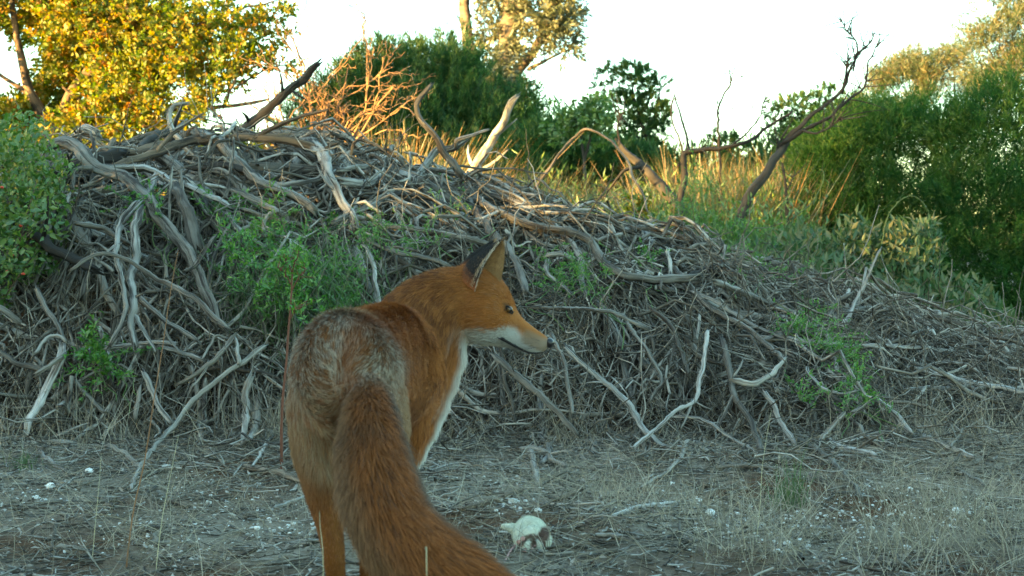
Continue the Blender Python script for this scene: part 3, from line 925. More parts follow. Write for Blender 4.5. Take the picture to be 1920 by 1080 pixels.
PEB = [('white round pebble left of the fox on bare litter, the nearer one', 95, 929, 8.0),
       ('white oval pebble beside the tip of the short stick at left', 167, 897, 7.0),
       ('white round pebble on the litter right of the dead rodent', 1332, 967, 8.5),
       ('white round pebble alone on the litter at far right', 1792, 967, 8.0),
       ('small white pebble just behind the dead rodent', 1009, 973, 6.0),
       ('small white pebble low at centre left before the fox leg', 482, 995, 5.0),
       ('small white pebble in the dark soil left of the fox', 391, 944, 5.0),
       ('small white pebble low at right near the frame corner', 1700, 1022, 7.0)]
for k, (label, px, py, r) in enumerate(PEB):
    dd = CAM_H * FPX / (py - 480.0)
    p = P(px, py, dd)
    r = r * 1.2
    p[2] = gz(p[0], p[1]) + r / FPX * dd * 0.9
    v, q = pebble_mesh('pebble', k + 3)
    mb = MB()
    mb.add(v * r / FPX * dd + p, q=q)
    tag(mb.build('pebble', M['pebble']), label, 'pebble', 'white pebbles on the litter')
# white shell and limestone grit in drifts
mb = MB()
cl = [(330, 900, 90), (480, 930, 120), (960, 905, 60), (930, 960, 50), (1250, 935, 90), (1600, 945, 160), (1560, 990, 140), (1700, 975, 120), (1420, 1000, 160), (560, 985, 60), (320, 1000, 140), (70, 935, 60), (1880, 960, 90)]
for (px, py, s) in cl:
    for k in range(int(s * 0.9)):
        qx, qy = rng.normal(px, s * 0.8), rng.normal(py, s * 0.16)
        if qy < 860:
            continue
        dd = CAM_H * FPX / (qy - 480.0)
        p = P(qx, qy, dd)
        v, q = pebble_mesh('g', 11)
        sel = v[::1]
        r = rng.gamma(2, 0.0007) + 0.0006
        p[2] = gz(p[0], p[1]) + r * 0.6
        ang = rng.random() * 6.28
        # a small chip: 8-vertex uneven block
        bx = np.array([[sx, sy, sz] for sz in (-1, 1) for sy in (-1, 1) for sx in (-1, 1)], float) * rng.uniform(0.5, 1.2, (8, 3)) * r * (1, 0.8, 0.6)
        R = np.array([[math.cos(ang), -math.sin(ang), 0], [math.sin(ang), math.cos(ang), 0], [0, 0, 1]])
        mb.add(bx @ R.T + p, q=[(0, 2, 3, 1), (4, 5, 7, 6), (0, 1, 5, 4), (2, 6, 7, 3), (0, 4, 6, 2), (1, 3, 7, 5)])
tag(mb.build('shell_grit', M['pebble'], smooth=False), 'scattered white shell and limestone grit', 'grit', kind='stuff')

# dry grass: through the foot of the pile and over the litter
mb = MB()


def dry(T, xr, yr, Lr, Wr, lean=0.35, clump=None):
    if clump:
        cxx = rng.uniform(*xr, clump)
        cyy = rng.uniform(*yr, clump)
        k = rng.integers(0, clump, T)
        x = cxx[k] + rng.normal(0, 0.05, T)
        y = cyy[k] + rng.normal(0, 0.05, T)
    else:
        x = rng.uniform(*xr, T)
        y = rng.uniform(*yr, T)
    z = np.maximum(gz(x, y), shell(x, y) - 0.06) + rng.uniform(-0.02, 0.01, T)
    dr = unit(np.stack([rng.normal(0, lean, T), rng.normal(0, lean, T), np.ones(T)], -1))
    L = rng.uniform(*Lr, T)
    strips(mb, np.stack([x, y, z], -1), dr, L, rng.uniform(*Wr, T), rng.normal(0, 0.35, (T, 3)) * (1, 1, 0.5), 4)


dry(4500, (-2.0, 2.6), (3.6, 4.25), (0.04, 0.16), (0.0012, 0.0028), 0.4, 380)
dry(1500, (-1.9, -0.4), (3.5, 4.4), (0.06, 0.22), (0.0012, 0.0028), 0.3, 160)
dry(5000, (0.9, 3.4), (3.5, 6.5), (0.05, 0.20), (0.0012, 0.003), 0.35, 300)
dry(14000, (-1.8, 1.9), (2.0, 3.9), (0.02, 0.09), (0.0007, 0.0015), 1.0, 900)
dry(7000, (-1.8, 2.2), (2.0, 4.0), (0.05, 0.15), (0.0009, 0.0018), 2.2, 500)
dry(1500, (0.2, 1.2), (2.15, 2.9), (0.05, 0.16), (0.0008, 0.0016), 0.35, 60)
dry(1800, (-2.5, 3.0), (3.9, 5.2), (0.05, 0.20), (0.0012, 0.0025), 0.6, 300)
tag(mb.build('dry_grass', M['straw']), 'dry bleached grass through the foot of the pile and the litter', 'grass', kind='stuff')

# single tall stems near the camera
STEM = [('tall thin russet grass stem bending across the left front', [(237, 1062), (250, 960), (272, 860), (290, 740), (305, 650), (320, 545), (334, 470)], 2.25, 4.5, 'stem_dry'),
        ('tall yellowish grass stem left of the fox leg', [(293, 1065), (303, 980), (318, 900), (335, 815)], 2.2, 3.0, 'stem_pale'),
        ('pale dry seed head standing before the fox tail', [(800, 1064), (798, 1030), (799, 1000), (800, 978)], 1.36, 5.0, 'stem_pale'),
        ('pale dry blade standing before the fox hind foot', [(606, 1066), (604, 1020), (600, 985), (599, 955)], 1.55, 3.5, 'stem_pale'),
        ('thin bare grass stem at the left margin of the litter', [(172, 1062), (178, 990), (186, 905), (190, 850)], 2.3, 2.2, 'stem_pale'),
        ('thin straw stem beside the right litter tuft', [(1412, 1062), (1424, 960), (1430, 870), (1446, 770)], 2.35, 2.4, 'stem_pale')]
M['stem_dry'] = mat_plain('russet_stem', (0.22, 0.12, 0.06), 0.8, 0.2)
M['stem_pale'] = mat_plain('straw_stem', (0.42, 0.38, 0.24), 0.8, 0.2)
for (label, pts, dd, w, mk) in STEM:
    c = [P(px, py, dd + 0.04 * i) for i, (px, py) in enumerate(pts)]
    g = np.array(c[0])
    g[2] = gz(g[0], g[1]) - 0.01
    cp = resample([g] + c, 26)
    mb = MB()
    rad = np.linspace(w, w * 0.45, 26) / 2 * dd / FPX * 0.65
    if 'seed head' in label:
        rad = rad * (0.6 + 1.1 * np.exp(-((np.linspace(0, 1, 26) - 0.82) / 0.14) ** 2))
    rough_tube(mb, cp, rad, 6, 0.06)
    tag(mb.build('dry_grass', M[mk]), label, 'grass stem', 'single grass stems standing in front')

# green grass tuft on the litter at the right and thin green blades at left
for (label, px, py, n, hh) in [('small green grass tuft on the litter at right', 1478, 948, 90, 0.13), ('small dark green weed low at the left margin', 45, 890, 60, 0.05)]:
    dd = CAM_H * FPX / (py - 480.0)
    p = P(px, py, dd)
    b0 = p + rng.normal(0, 0.018, (n, 3)) * (1, 1, 0)
    b0[:, 2] = gz(b0[:, 0], b0[:, 1])
    mb = MB()
    strips(mb, b0, unit(rng.normal(0, 0.22, (n, 3)) + (0, 0, 1)), rng.uniform(0.4, 1, n) * hh, np.full(n, 0.0022), rng.normal(0, 0.2, (n, 3)), 4)
    tag(mb.build('grass_tuft', M['green_grass']), label, 'grass tuft')


# ------------------------------------------------------------------ creepers and sprigs over the pile
def sprig(mb_s, mb_l, c, up, L, leafL, leafW, nl, spread=1.0):
    """a thin stem with paired leaflets"""
    n = 8
    d0 = unit(up + rdir(1)[0] * 0.7 * spread)
    t = np.linspace(0, 1, n)[:, None]
    p = c + d0 * L * t + rdir(1)[0] * L * 0.35 * t ** 2 + np.array([0, 0, -1]) * L * 0.25 * t ** 2
    tubes(mb_s, p[None], np.linspace(0.0016, 0.0006, n)[None, :], 4)
    i = rng.integers(1, n, nl)
    base = p[i] + rng.normal(0, 0.003, (nl, 3))
    ax = unit(rdir(nl) + d0 * 0.6)
    leaves(mb_l, base, ax, unit(rdir(nl) * 0.7 + (0, -0.3, 0.8)), rng.uniform(0.6, 1.2, nl) * leafL, rng.uniform(0.7, 1.2, nl) * leafW)


CREEP = [('large bright creeper patch with feathery leaves left of the fox', [(450, 400, 60, 28), (520, 440, 80, 42), (480, 490, 70, 46), (570, 470, 70, 42), (610, 520, 70, 48), (540, 540, 80, 42), (650, 560, 35, 45), (590, 590, 65, 30)], 200, 0.024, 0.0070),
         ('small bright sprig with broad leaflets at the left front', [(170, 655, 26, 22), (205, 690, 34, 18), (180, 680, 30, 20)], 34, 0.022, 0.009),
         ('light creeper leaves on the snaking branch at left', [(268, 385, 22, 20), (285, 410, 15, 18)], 26, 0.016, 0.007),
         ('thin creeper spray on the centre slope above the fox', [(860, 350, 40, 20), (840, 400, 50, 30), (760, 450, 60, 25), (700, 440, 40, 30)], 60, 0.014, 0.004),
         ('thin bright creeper right of the fox ear', [(1090, 510, 45, 22), (1050, 530, 40, 22), (1030, 485, 15, 20), (1100, 550, 50, 12)], 60, 0.014, 0.004),
         ('creeper with bright leaves on the right shoulder of the pile', [(1380, 440, 45, 22), (1440, 450, 45, 24), (1340, 430, 30, 20), (1210, 490, 25, 14), (1440, 500, 60, 30)], 150, 0.016, 0.006),
         ('bright green creeper spray low on the right flank', [(1505, 615, 28, 18), (1555, 640, 30, 20), (1590, 665, 28, 18), (1530, 600, 20, 14)], 90, 0.014, 0.0045),
         ('small green sprig at the lower right flank', [(1605, 720, 24, 12), (1625, 755, 26, 10), (1500, 745, 14, 10)], 36, 0.014, 0.005),
         ('faint green sprig high at the right of the pile', [(1330, 350, 30, 30), (1290, 390, 40, 30)], 60, 0.016, 0.006)]
for (label, blobs, n, lL, lW) in CREEP:
    root = empty('creeper', label, 'creeper', 'creepers growing over the brush pile')
    ms, ml = MB(), MB()
    area = np.array([b[2] * b[3] for b in blobs], float)
    for k in range(n):
        bx = blobs[rng.choice(len(blobs), p=area / area.sum())]
        qx, qy = rng.normal(bx[0], bx[2] * 0.55), rng.normal(bx[1], bx[3] * 0.55)
        dd = ray_depth(qx, qy)
        miss = dd is None
        dd = (dd if dd else 6.85) - rng.uniform(0.08, 0.22)
        if miss and k % 2 == 0:
            top_ = P(qx, qy, dd)
            foot_ = top_ + (rng.normal(0, 0.05), rng.normal(0, 0.05), 0)
            foot_[2] = gz(foot_[0], foot_[1])
            tubes(ms, resample([foot_, (top_ + foot_) / 2 + rdir(1)[0] * 0.03, top_], 10)[None], np.linspace(0.0026, 0.0012, 10)[None], 4)
        sprig(ms, ml, P(qx, qy, dd), np.array([0, -0.3, 0.55]), rng.uniform(0.04, 0.11), lL, lW, 16)
    # trailing stems
    for k in range(max(3, n // 14)):
        bx = blobs[rng.integers(len(blobs))]
        qx, qy = rng.normal(bx[0], bx[2] * 0.7), rng.normal(bx[1], bx[3] * 0.6)
        pts = []
        for j in range(7):
            dd = ray_depth(qx, qy)
            pts.append(P(qx, qy, (dd if dd else 6.85) - 0.12))
            qx += rng.normal(6, 14)
            qy += rng.uniform(5, 26)
        tubes(ms, resample(pts, 18)[None], np.full((1, 18), 0.0016), 4)
    ms.build('stem', M['stem_green'], root)['kind'] = 'stuff'
    ml.build('foliage', M['fern'], root)['kind'] = 'stuff'

# weedy grass-green stems through the creeper
mb = MB()
T = 1700
qx = rng.normal(560, 75, T)
qy = rng.normal(600, 55, T)
dd = 4.05 + rng.uniform(-0.15, 0.15, T)
b0 = PV(qx, qy, dd)
strips(mb, b0, unit(rng.normal(0, 0.45, (T, 3)) + (0, 0, 0.9)), rng.uniform(0.05, 0.18, T), rng.uniform(0.0015, 0.003, T), rng.normal(0, 0.4, (T, 3)), 4)
tag(mb.build('green_grass_blades', M['green_grass']), 'green grass blades under the large creeper patch', 'grass', kind='stuff')

# the reddish stemmed plant behind the rump
root = empty('stemmed_plant', 'upright plant with a dark red stem and small green leaves behind the fox rump', 'plant')
ms, ml = MB(), MB()
c = [P(px, py, 3.2) for px, py in [(528, 800), (531, 740), (537, 680), (541, 620), (546, 560), (548, 512)]]
g = np.array(c[0])
g[2] = 0
cp = resample([g] + c, 30)
tubes(ms, cp[None], np.linspace(0.0042, 0.0022, 30)[None], 6)
for (a, b2) in [((547, 545), (575, 505)), ((547, 535), (520, 500)), ((548, 512), (560, 470)), ((548, 512), (530, 480)), ((543, 600), (566, 570))]:
    p0, p1 = P(*a, 3.2), P(*b2, 3.18)
    tubes(ms, resample([p0, (p0 + p1) / 2 + (0, 0, 0.008), p1], 8)[None], np.linspace(0.002, 0.0009, 8)[None], 5)
    for k in range(5):
        sprig(ms, ml, p0 + (p1 - p0) * rng.uniform(0.4, 1), np.array([0, 0, 0.8]), 0.035, 0.018, 0.006, 8)
ms.build('stem', M['stem_red'], root)
ml.build('foliage', M['fern'], root)

# curling vine tendrils at the right
for (label, pts) in [('curling green tendril against the dark bush, left one', [(1483, 425, 6.2), (1487, 405, 6.2), (1503, 392, 6.2), (1520, 375, 6.2), (1534, 350, 6.2), (1541, 325, 6.2), (1536, 316, 6.2)]),
                     ('curling green tendril arching above the lit saltbush tips', [(1640, 520, 5.9), (1652, 470, 5.9), (1660, 430, 5.9), (1668, 405, 5.9), (1684, 385, 5.9), (1705, 374, 5.9), (1728, 380, 5.9), (1742, 402, 5.9)])]:
    cp = resample([P(*p) for p in pts], 40)
    cp += np.cumsum(rng.normal(size=(40, 3)) * 0.0012, 0)
    mb = MB()
    rough_tube(mb, cp, np.linspace(0.0032, 0.0018, 40), 6, 0.05)
    ax = unit(rdir(14))
    leaves(mb, cp[rng.integers(5, 39, 14)], ax, rdir(14), 0.02, 0.008)
    tag(mb.build('tendril', M['vine']), label, 'vine')


# ------------------------------------------------------------------ bushes with leaves that can be picked out
def leafy_bush(name, label, cat, blobs, n, lL, lW, matk, npick=300, stems=40, foot=None, up=0.5, berries=0):
    root = empty(name, label, cat)
    area = np.array([b[3] * b[4] for b in blobs], float)
    ks = rng.choice(len(blobs), n, p=area / area.sum())
    bb = np.array(blobs, float)[ks]
    q = rdir(n) * rng.random(n)[:, None] ** 0.38
    depth = bb[:, 2] + q[:, 1] * bb[:, 5]
    pos = PV(bb[:, 0] + q[:, 0] * bb[:, 3], bb[:, 1] + q[:, 2] * bb[:, 4] * -1, depth)
    pos[:, 2] = np.maximum(pos[:, 2], gz(pos[:, 0], pos[:, 1]) + 0.01)
    ax = unit(rdir(n) * 0.8 + (0, 0, up))
    nn = unit(rdir(n) + (0, -0.5, 0.5))
    L = rng.uniform(0.65, 1.25, n) * lL
    W = rng.uniform(0.7, 1.2, n) * lW
    front = np.argsort(pos[:, 1])[:npick * 2]
    pick = rng.choice(front, npick, replace=False)
    rest = np.setdiff1d(np.arange(n), pick)
    mb = MB()
    leaves(mb, pos[rest], ax[rest], nn[rest], L[rest], W[rest])
    o = mb.build('foliage', M[matk], root)
    o['kind'] = 'stuff'
    # shared leaf meshes (7 shapes), each picked leaf one object
    shapes = []
    for k in range(7):
        lm = MB()
        nn_ = 7
        t = np.linspace(0, 1, nn_)
        wv = np.sin(np.pi * t ** 0.8) * 0.5 * lW / lL
        bend = rng.uniform(-0.25, 0.1) * t ** 2
        rows = []
        for j in range(nn_):
            rows += [(t[j], -wv[j], bend[j] + wv[j] * 0.35), (t[j], 0, bend[j]), (t[j], wv[j], bend[j] + wv[j] * 0.35)]
        qd = []
        for j in range(nn_ - 1):
            for s in (0, 1):
                qd.append((j * 3 + s, j * 3 + s + 1, j * 3 + s + 4, j * 3 + s + 3))
        lm.add(rows, q=qd, tint=(k + 0.5) / 7)
        me = lm.mesh('leaf')
        me.materials.append(M[matk])
        shapes.append(me)
    for i in pick:
        o = bpy.data.objects.new('leaf', shapes[rng.integers(7)])
        X = ax[i]
        Z = unit(nn[i] - X * np.dot(nn[i], X))
        Y = np.cross(Z, X)
        from mathutils import Matrix
        s = L[i]
        o.matrix_world = Matrix(((X[0] * s, Y[0] * s, Z[0] * s, pos[i][0]), (X[1] * s, Y[1] * s, Z[1] * s, pos[i][1]),
                                 (X[2] * s, Y[2] * s, Z[2] * s, pos[i][2]), (0, 0, 0, 1)))
        COL.objects.link(o)
        o.parent = root
    # stems
    mb = MB()
    fx = foot if foot is not None else (np.mean([b[0] for b in blobs]), np.mean([b[2] for b in blobs]))
    for k in range(stems):
        i = rng.integers(n)
        e = pos[i]
        st = P(fx[0] + rng.normal(0, 30), 600, fx[1] + rng.normal(0, 0.1))
        st[2] = gz(st[0], st[1]) - 0.01
        mid = (st + e) / 2 + rdir(1)[0] * 0.08
        m2 = st * 0.25 + e * 0.75 + rdir(1)[0] * 0.06
        rough_tube(mb, resample([st, mid, m2, e], 14), np.linspace(0.006, 0.0018, 14), 5, 0.1)
    mb.build('stem', M['brown_wood'], root)
    if berries:
        mb = MB()
        for k in range(berries):
            i = front[rng.integers(len(front))]
            v, q_ = pebble_mesh('b', k)
            mb.add(v * 0.006 + pos[i] - (0, 0.03, 0), q=q_)
        o = mb.build('berry_cluster', M['berry'], root)
        o['kind'] = 'stuff'
    return root


leafy_bush('leafy_bush', 'shaded green bush with small leaves filling the left edge', 'bush',
           [(20, 260, 4.25, 85, 55, 0.30), (60, 320, 4.3, 85, 55, 0.32), (30, 400, 4.2, 110, 70, 0.35), (90, 450, 4.35, 70, 40, 0.2), (0, 480, 4.1, 85, 60, 0.3),
            (90, 370, 4.4, 60, 45, 0.2), (-120, 380, 4.3, 120, 190, 0.4), (50, 500, 4.2, 80, 30, 0.2), (-20, 560, 4.1, 50, 40, 0.2)],
           7800, 0.026, 0.013, 'bush_leaf', 300, 46, (-150, 4.35), 0.25, 14)
leafy_bush('saltbush', 'grey green bush with upright oval leaves and sunlit tips right of the pile', 'bush',
           [(1500, 460, 6.1, 60, 40, 0.30), (1605, 442, 6.1, 42, 40, 0.22), (1600, 470, 6.1, 60, 40, 0.3), (1700, 446, 6.1, 60, 36, 0.25), (1700, 480, 6.1, 80, 40, 0.35), (1745, 440, 6.1, 22, 26, 0.15), (1460, 520, 6.0, 90, 40, 0.35), (1560, 530, 6.0, 110, 60, 0.4),
            (1680, 550, 6.0, 120, 65, 0.4), (1800, 570, 6.0, 75, 55, 0.35), (1620, 600, 5.95, 130, 45, 0.35), (1760, 620, 5.9, 110, 40, 0.3), (1850, 600, 6.0, 60, 35, 0.3), (1420, 500, 6.2, 60, 50, 0.3)],
           5600, 0.055, 0.018, 'salt_leaf', 300, 60, (1640, 6.1), 0.75)
# russet ground creeper at the far right
mb = MB()
T = 700
qx, qy = rng.normal(1840, 70, T), rng.normal(655, 28, T)
pp = PV(qx, qy, np.full(T, 5.9)) + rng.normal(0, 0.15, (T, 3)) * (1, 1, 0)
leaves(mb, pp, rdir(T), rdir(T), rng.uniform(0.015, 0.04, T), rng.uniform(0.008, 0.02, T))
M['russet'] = mat_leaf('russet_leaf', [(0.04, 0.06, 0.02), (0.10, 0.06, 0.03), (0.22, 0.10, 0.04)], trans=0.3)
tag(mb.build('russet_creeper', M['russet']), 'low creeper with russet and dull green leaves at the right edge', 'creeper')

# ------------------------------------------------------------------ sedges and undergrowth behind the pile
mb = MB()


def sedge(T, pxr, dr_, topr, W, lean=0.25, clump=60, sun_tint=0.0):  # last argument shifts blades to orange, sunlight put into their colour
    ck = rng.uniform(*pxr, clump)
    cd = rng.uniform(*dr_, clump)
    k = rng.integers(0, clump, T)
    d_ = cd[k] + rng.normal(0, 0.12, T)
    x = (ck[k] - 960) / FPX * d_ + rng.normal(0, 0.13, T)
    z = gz(x, d_)
    top = CAM_H + (480 - rng.uniform(*topr, T)) / FPX * d_
    drr = unit(np.stack([rng.normal(0.05, lean, T), rng.normal(0, lean, T), np.ones(T)], -1))
    strips(mb, np.stack([x, d_, z], -1), drr, np.maximum(top - z, 0.15), rng.uniform(*W, T), rng.normal(0, 0.22, (T, 3)) * (1, 1, 0.1), 4, tint=rng.random(T) * (1 - sun_tint) + sun_tint)


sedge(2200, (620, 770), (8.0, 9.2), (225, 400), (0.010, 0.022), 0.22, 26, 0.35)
sedge(3800, (740, 1020), (8.4, 10.5), (290, 420), (0.006, 0.014), 0.28, 60)
sedge(4200, (980, 1300), (8.4, 11.5), (325, 440), (0.006, 0.012), 0.30, 80)
sedge(4200, (1260, 1530), (8.6, 12), (268, 420), (0.006, 0.016), 0.22, 60, 0.2)
sedge(1500, (500, 1600), (12, 14), (320, 430), (0.010, 0.018), 0.25, 80)
tag(mb.build('sedge_grass', M['sedge']), 'tall sword sedge, partly sunlit, between the pile and the trees', 'grass', kind='stuff')
mb = MB()


def under(T, pxr, dr_, zr, L, W, clump=60, up=0.8):
    ck = rng.uniform(*pxr, clump)
    cd = rng.uniform(*dr_, clump)
    cz = rng.uniform(*zr, clump)
    k = rng.integers(0, clump, T)
    d_ = cd[k] + rng.normal(0, 0.13, T)
    x = (ck[k] - 960) / FPX * d_ + rng.normal(0, 0.14, T)
    z = gz(x, d_) + np.abs(cz[k] + rng.normal(0, 0.12, T))
    leaves(mb, np.stack([x, d_, z], -1), unit(rdir(T) * 0.7 + (0, 0, up)), rdir(T), rng.uniform(0.5, 1.3, T) * L, rng.uniform(0.7, 1.3, T) * W)


under(16000, (980, 1480), (6.9, 8.4), (0.05, 0.62), 0.065, 0.012, 130)
under(6000, (980, 1480), (8.6, 10.0), (0.2, 0.80), 0.07, 0.014, 50)
under(9000, (700, 1480), (9.5, 12.5), (0.1, 0.75), 0.08, 0.014, 120)
under(3500, (1180, 1480), (6.6, 7.2), (0.25, 0.58), 0.04, 0.014, 60)
tag(mb.build('undergrowth', M['bush_leaf']), 'low green undergrowth behind the pile', 'undergrowth', kind='stuff')
# small yellow-lit sapling
root = empty('sapling', 'little leafy sapling catching the sun behind the right shoulder', 'sapling')
ms, ml = MB(), MB()
c0 = P(1205, 470, 7.0)
c0[2] = gz(c0[0], c0[1])
for k in range(9):
    e = P(1203 + rng.normal(0, 12), 395 + rng.normal(0, 14), 7.0)
    tubes(ms, resample([c0, (c0 + e) / 2 + rdir(1)[0] * 0.02, e], 8)[None], np.linspace(0.005, 0.0015, 8)[None], 5)
    for j in range(3):
        sprig(ms, ml, e, np.array([0, 0, 0.9]), 0.05, 0.035, 0.015, 7)
ms.build('stem', M['stem_green'], root)
ml.build('foliage', M['yellow_leaf'], root)


# ------------------------------------------------------------------ trees
def limb_set(mb, limbs, S=7, g=0.10):
    for (pts, w0, w1) in limbs:
        c = np.array([P(*p) for p in pts])
        n = max(10, len(pts) * 6)
        cp = resample(c, n)
        L = np.linalg.norm(c[-1] - c[0])
        j = rng.normal(size=(n, 3))
        j = (j + np.roll(j, 1, 0) + np.roll(j, -1, 0)) / 3
        j[0] = 0
        cp = cp + j * L * 0.006
        dd = np.mean([p[2] for p in pts])
        rough_tube(mb, cp, np.linspace(w0, w1, n) / 2 * dd / FPX, S, g)


def root_to_ground(pt, spread=0):
    p = P(*pt)
    return p


def crown(mb, lobes, ntuft, nper, tl, ll, lw, shell_b=0.45, up=0.6, gap=0.0, gapt=-0.35, spread=0.55, bumpy=1.0):
    """lobes: (px, py, d, rx_px, rz_px, ry_m)"""
    lb = np.array(lobes, float)
    a = lb[:, 3] * lb[:, 4]
    k = rng.choice(len(lb), ntuft, p=a / a.sum())
    b_ = lb[k]
    q = rdir(ntuft) * rng.random(ntuft)[:, None] ** shell_b
    c = PV(b_[:, 0], b_[:, 1], b_[:, 2])
    sc = b_[:, 2] / FPX
    off = np.stack([q[:, 0] * b_[:, 3] * sc, q[:, 1] * b_[:, 5], q[:, 2] * b_[:, 4] * sc], -1)
    bump = 1 + bumpy * 0.13 * np.sin(q[:, 0] * 9 + b_[:, 0]) * np.sin(q[:, 2] * 8 + b_[:, 1]) + 0.08 * np.sin(q[:, 0] * 21 + q[:, 2] * 17)
    pos = c + off * bump[:, None]
    pos[:, 2] = np.maximum(pos[:, 2], gz(pos[:, 0], pos[:, 1]) + tl * 0.2)
    if gap:
        f = np.sin(pos[:, 0] * gap + pos[:, 1] * 0.7 * gap) + np.sin(pos[:, 2] * gap * 1.3 + pos[:, 0] * gap * 0.4 + 1) + 0.6 * np.sin(pos[:, 0] * gap * 2.3 - pos[:, 2] * gap * 2.1)
        pos = pos[f > gapt]
        q = q[f > gapt]
    m = len(pos)
    axis = unit(q * 0.6 + rdir(m) * 0.35 + (0, 0, up))
    tone = np.clip(rng.normal(0.5, 0.22, m), 0, 1)
    P0 = np.repeat(pos, nper, 0)
    A = np.repeat(axis, nper, 0)
    t = rng.random((m * nper, 1))
    base = P0 + A * tl * t + rdir(m * nper) * tl * 0.16
    ax = unit(A + rdir(m * nper) * spread)
    leaves(mb, base, ax, rdir(m * nper), rng.uniform(0.6, 1.2, m * nper) * ll, rng.uniform(0.7, 1.2, m * nper) * lw,
           tint=np.clip(np.repeat(tone, nper) + rng.normal(0, 0.12, m * nper), 0.01, 0.99))


def tree(name, label, cat, limbs, wood, lobes, leafm, group=None, **kw):
    root = empty(name, label, cat, group)
    if limbs:
        mb = MB()
        limb_set(mb, limbs)
        mb.build('trunk', M[wood], root)
    if lobes:
        mb = MB()
        crown(mb, lobes, **kw)
        o = mb.build('crown', M[leafm], root)
    return root


M['lit_bark'] = mat_wood('rough_bark', [(0.09, 0.06, 0.04), (0.16, 0.11, 0.07), (0.24, 0.17, 0.11)])
TG = 'trees and tall shrubs behind the brush pile'
# sunlit yellow tree at the left
tree('leafy_tree', 'spreading tree with small yellow green leaves glowing in the sun at left', 'tree',
     [([(60, 520, 10), (90, 400, 10), (110, 250, 10), (150, 150, 10), (260, 90, 9.8)], 34, 12), ([(110, 260, 10), (60, 180, 10), (30, 60, 10), (20, -60, 10)], 22, 8),
      ([(90, 330, 10), (170, 250, 9.8), (290, 215, 9.7), (420, 200, 9.6), (500, 190, 9.6)], 18, 5), ([(150, 150, 10), (230, 40, 10), (300, -80, 10)], 14, 6),
      ([(170, 250, 9.8), (160, 200, 9.6), (120, 165, 9.5)], 9, 4), ([(420, 200, 9.6), (440, 150, 9.6), (470, 110, 9.6), (480, 90, 9.6)], 7, 2), ([(440, 165, 9.6), (500, 130, 9.6), (540, 120, 9.6)], 5, 2),
      ([(260, 90, 9.8), (340, 60, 9.8), (440, 20, 9.8), (520, 0, 9.8)], 9, 3), ([(290, 215, 9.7), (320, 150, 9.7), (380, 100, 9.7)], 7, 3), ([(60, 180, 10), (-30, 120, 10)], 10, 4)],
     'lit_bark', [(60, 60, 10.2, 120, 110, 0.7), (200, 40, 10, 120, 100, 0.7), (330, 60, 9.8, 110, 80, 0.6), (120, 170, 10, 130, 80, 0.6), (270, 160, 9.7, 120, 75, 0.5),
                  (390, 150, 9.6, 70, 65, 0.4), (60, 240, 9.8, 100, 50, 0.5), (220, 240, 9.6, 110, 45, 0.4), (350, 235, 9.6, 80, 40, 0.4), (420, 40, 9.8, 70, 35, 0.4), (410, 215, 9.5, 60, 35, 0.3), (200, 300, 9.6, 150, 35, 0.4),
                  (330, 320, 9.6, 90, 30, 0.4), (-80, 150, 10, 120, 200, 0.8), (180, -90, 10, 260, 90, 0.9), (480, 180, 9.6, 40, 30, 0.2), (450, 110, 9.6, 45, 40, 0.2), (500, 10, 9.8, 40, 20, 0.2), (520, 135, 9.6, 35, 18, 0.1), (450, 250, 9.5, 70, 30, 0.3), (130, 30, 10.3, 150, 130, 0.6), (280, 130, 10.2, 150, 100, 0.5), (100, 200, 10.4, 140, 90, 0.5), (20, 120, 10.4, 90, 120, 0.5), (10, 250, 10.2, 90, 80, 0.5), (440, 290, 9.4, 80, 40, 0.3), (500, 270, 9.3, 50, 30, 0.25), (480, 60, 9.8, 50, 50, 0.2)],
     'yellow_leaf', TG, ntuft=8600, nper=11, tl=0.11, ll=0.046, lw=0.028, up=0.2, gap=3.5, gapt=-0.7, spread=1.3)
tree('dark_shrub_tree', 'broad dark needle leaved shrub tree left of the tall tree', 'tree',
     [([(800, 470, 18.5), (790, 330, 18.5), (760, 200, 18.3)], 22, 8), ([(790, 330, 18.4), (860, 230, 18.3), (900, 150, 18.3)], 16, 6), ([(640, 460, 18), (650, 330, 18), (640, 230, 18)], 18, 6)],
     'dark_wood', [(745, 130, 18.5, 60, 45, 0.9), (690, 175, 18.2, 70, 60, 0.9), (640, 215, 18, 60, 60, 0.8), (590, 235, 18, 45, 50, 0.7), (800, 170, 18.4, 70, 65, 1.0), (870, 210, 18.3, 80, 70, 1.0), (760, 235, 17.8, 90, 70, 1.0),
                   (850, 130, 18.5, 50, 50, 0.8), (930, 255, 18, 75, 60, 0.9), (690, 280, 17.6, 90, 55, 0.9), (600, 290, 17.6, 60, 50, 0.7), (820, 300, 17.4, 100, 50, 0.9), (975, 210, 18.2, 35, 40, 0.6), (930, 330, 17, 80, 40, 0.8)],
     'needle', TG, ntuft=5200, nper=20, tl=0.22, ll=0.09, lw=0.016, up=0.7, shell_b=0.34, spread=0.55, bumpy=2.0)
tree('green_shrub_tree', 'mid green shrub tree below the gap in the sky at centre', 'tree',
     [([(1040, 430, 15), (1050, 330, 15), (1090, 250, 15)], 12, 4)], 'dark_wood',
     [(1010, 300, 15, 60, 45, 0.7), (1060, 270, 15, 50, 38, 0.6), (1000, 350, 14.6, 80, 40, 0.7), (1090, 310, 14.8, 70, 45, 0.7), (1150, 320, 15, 60, 40, 0.6), (1200, 330, 15, 50, 35, 0.5)],
     'needle', TG, ntuft=1600, nper=16, tl=0.20, ll=0.09, lw=0.016, up=0.7)
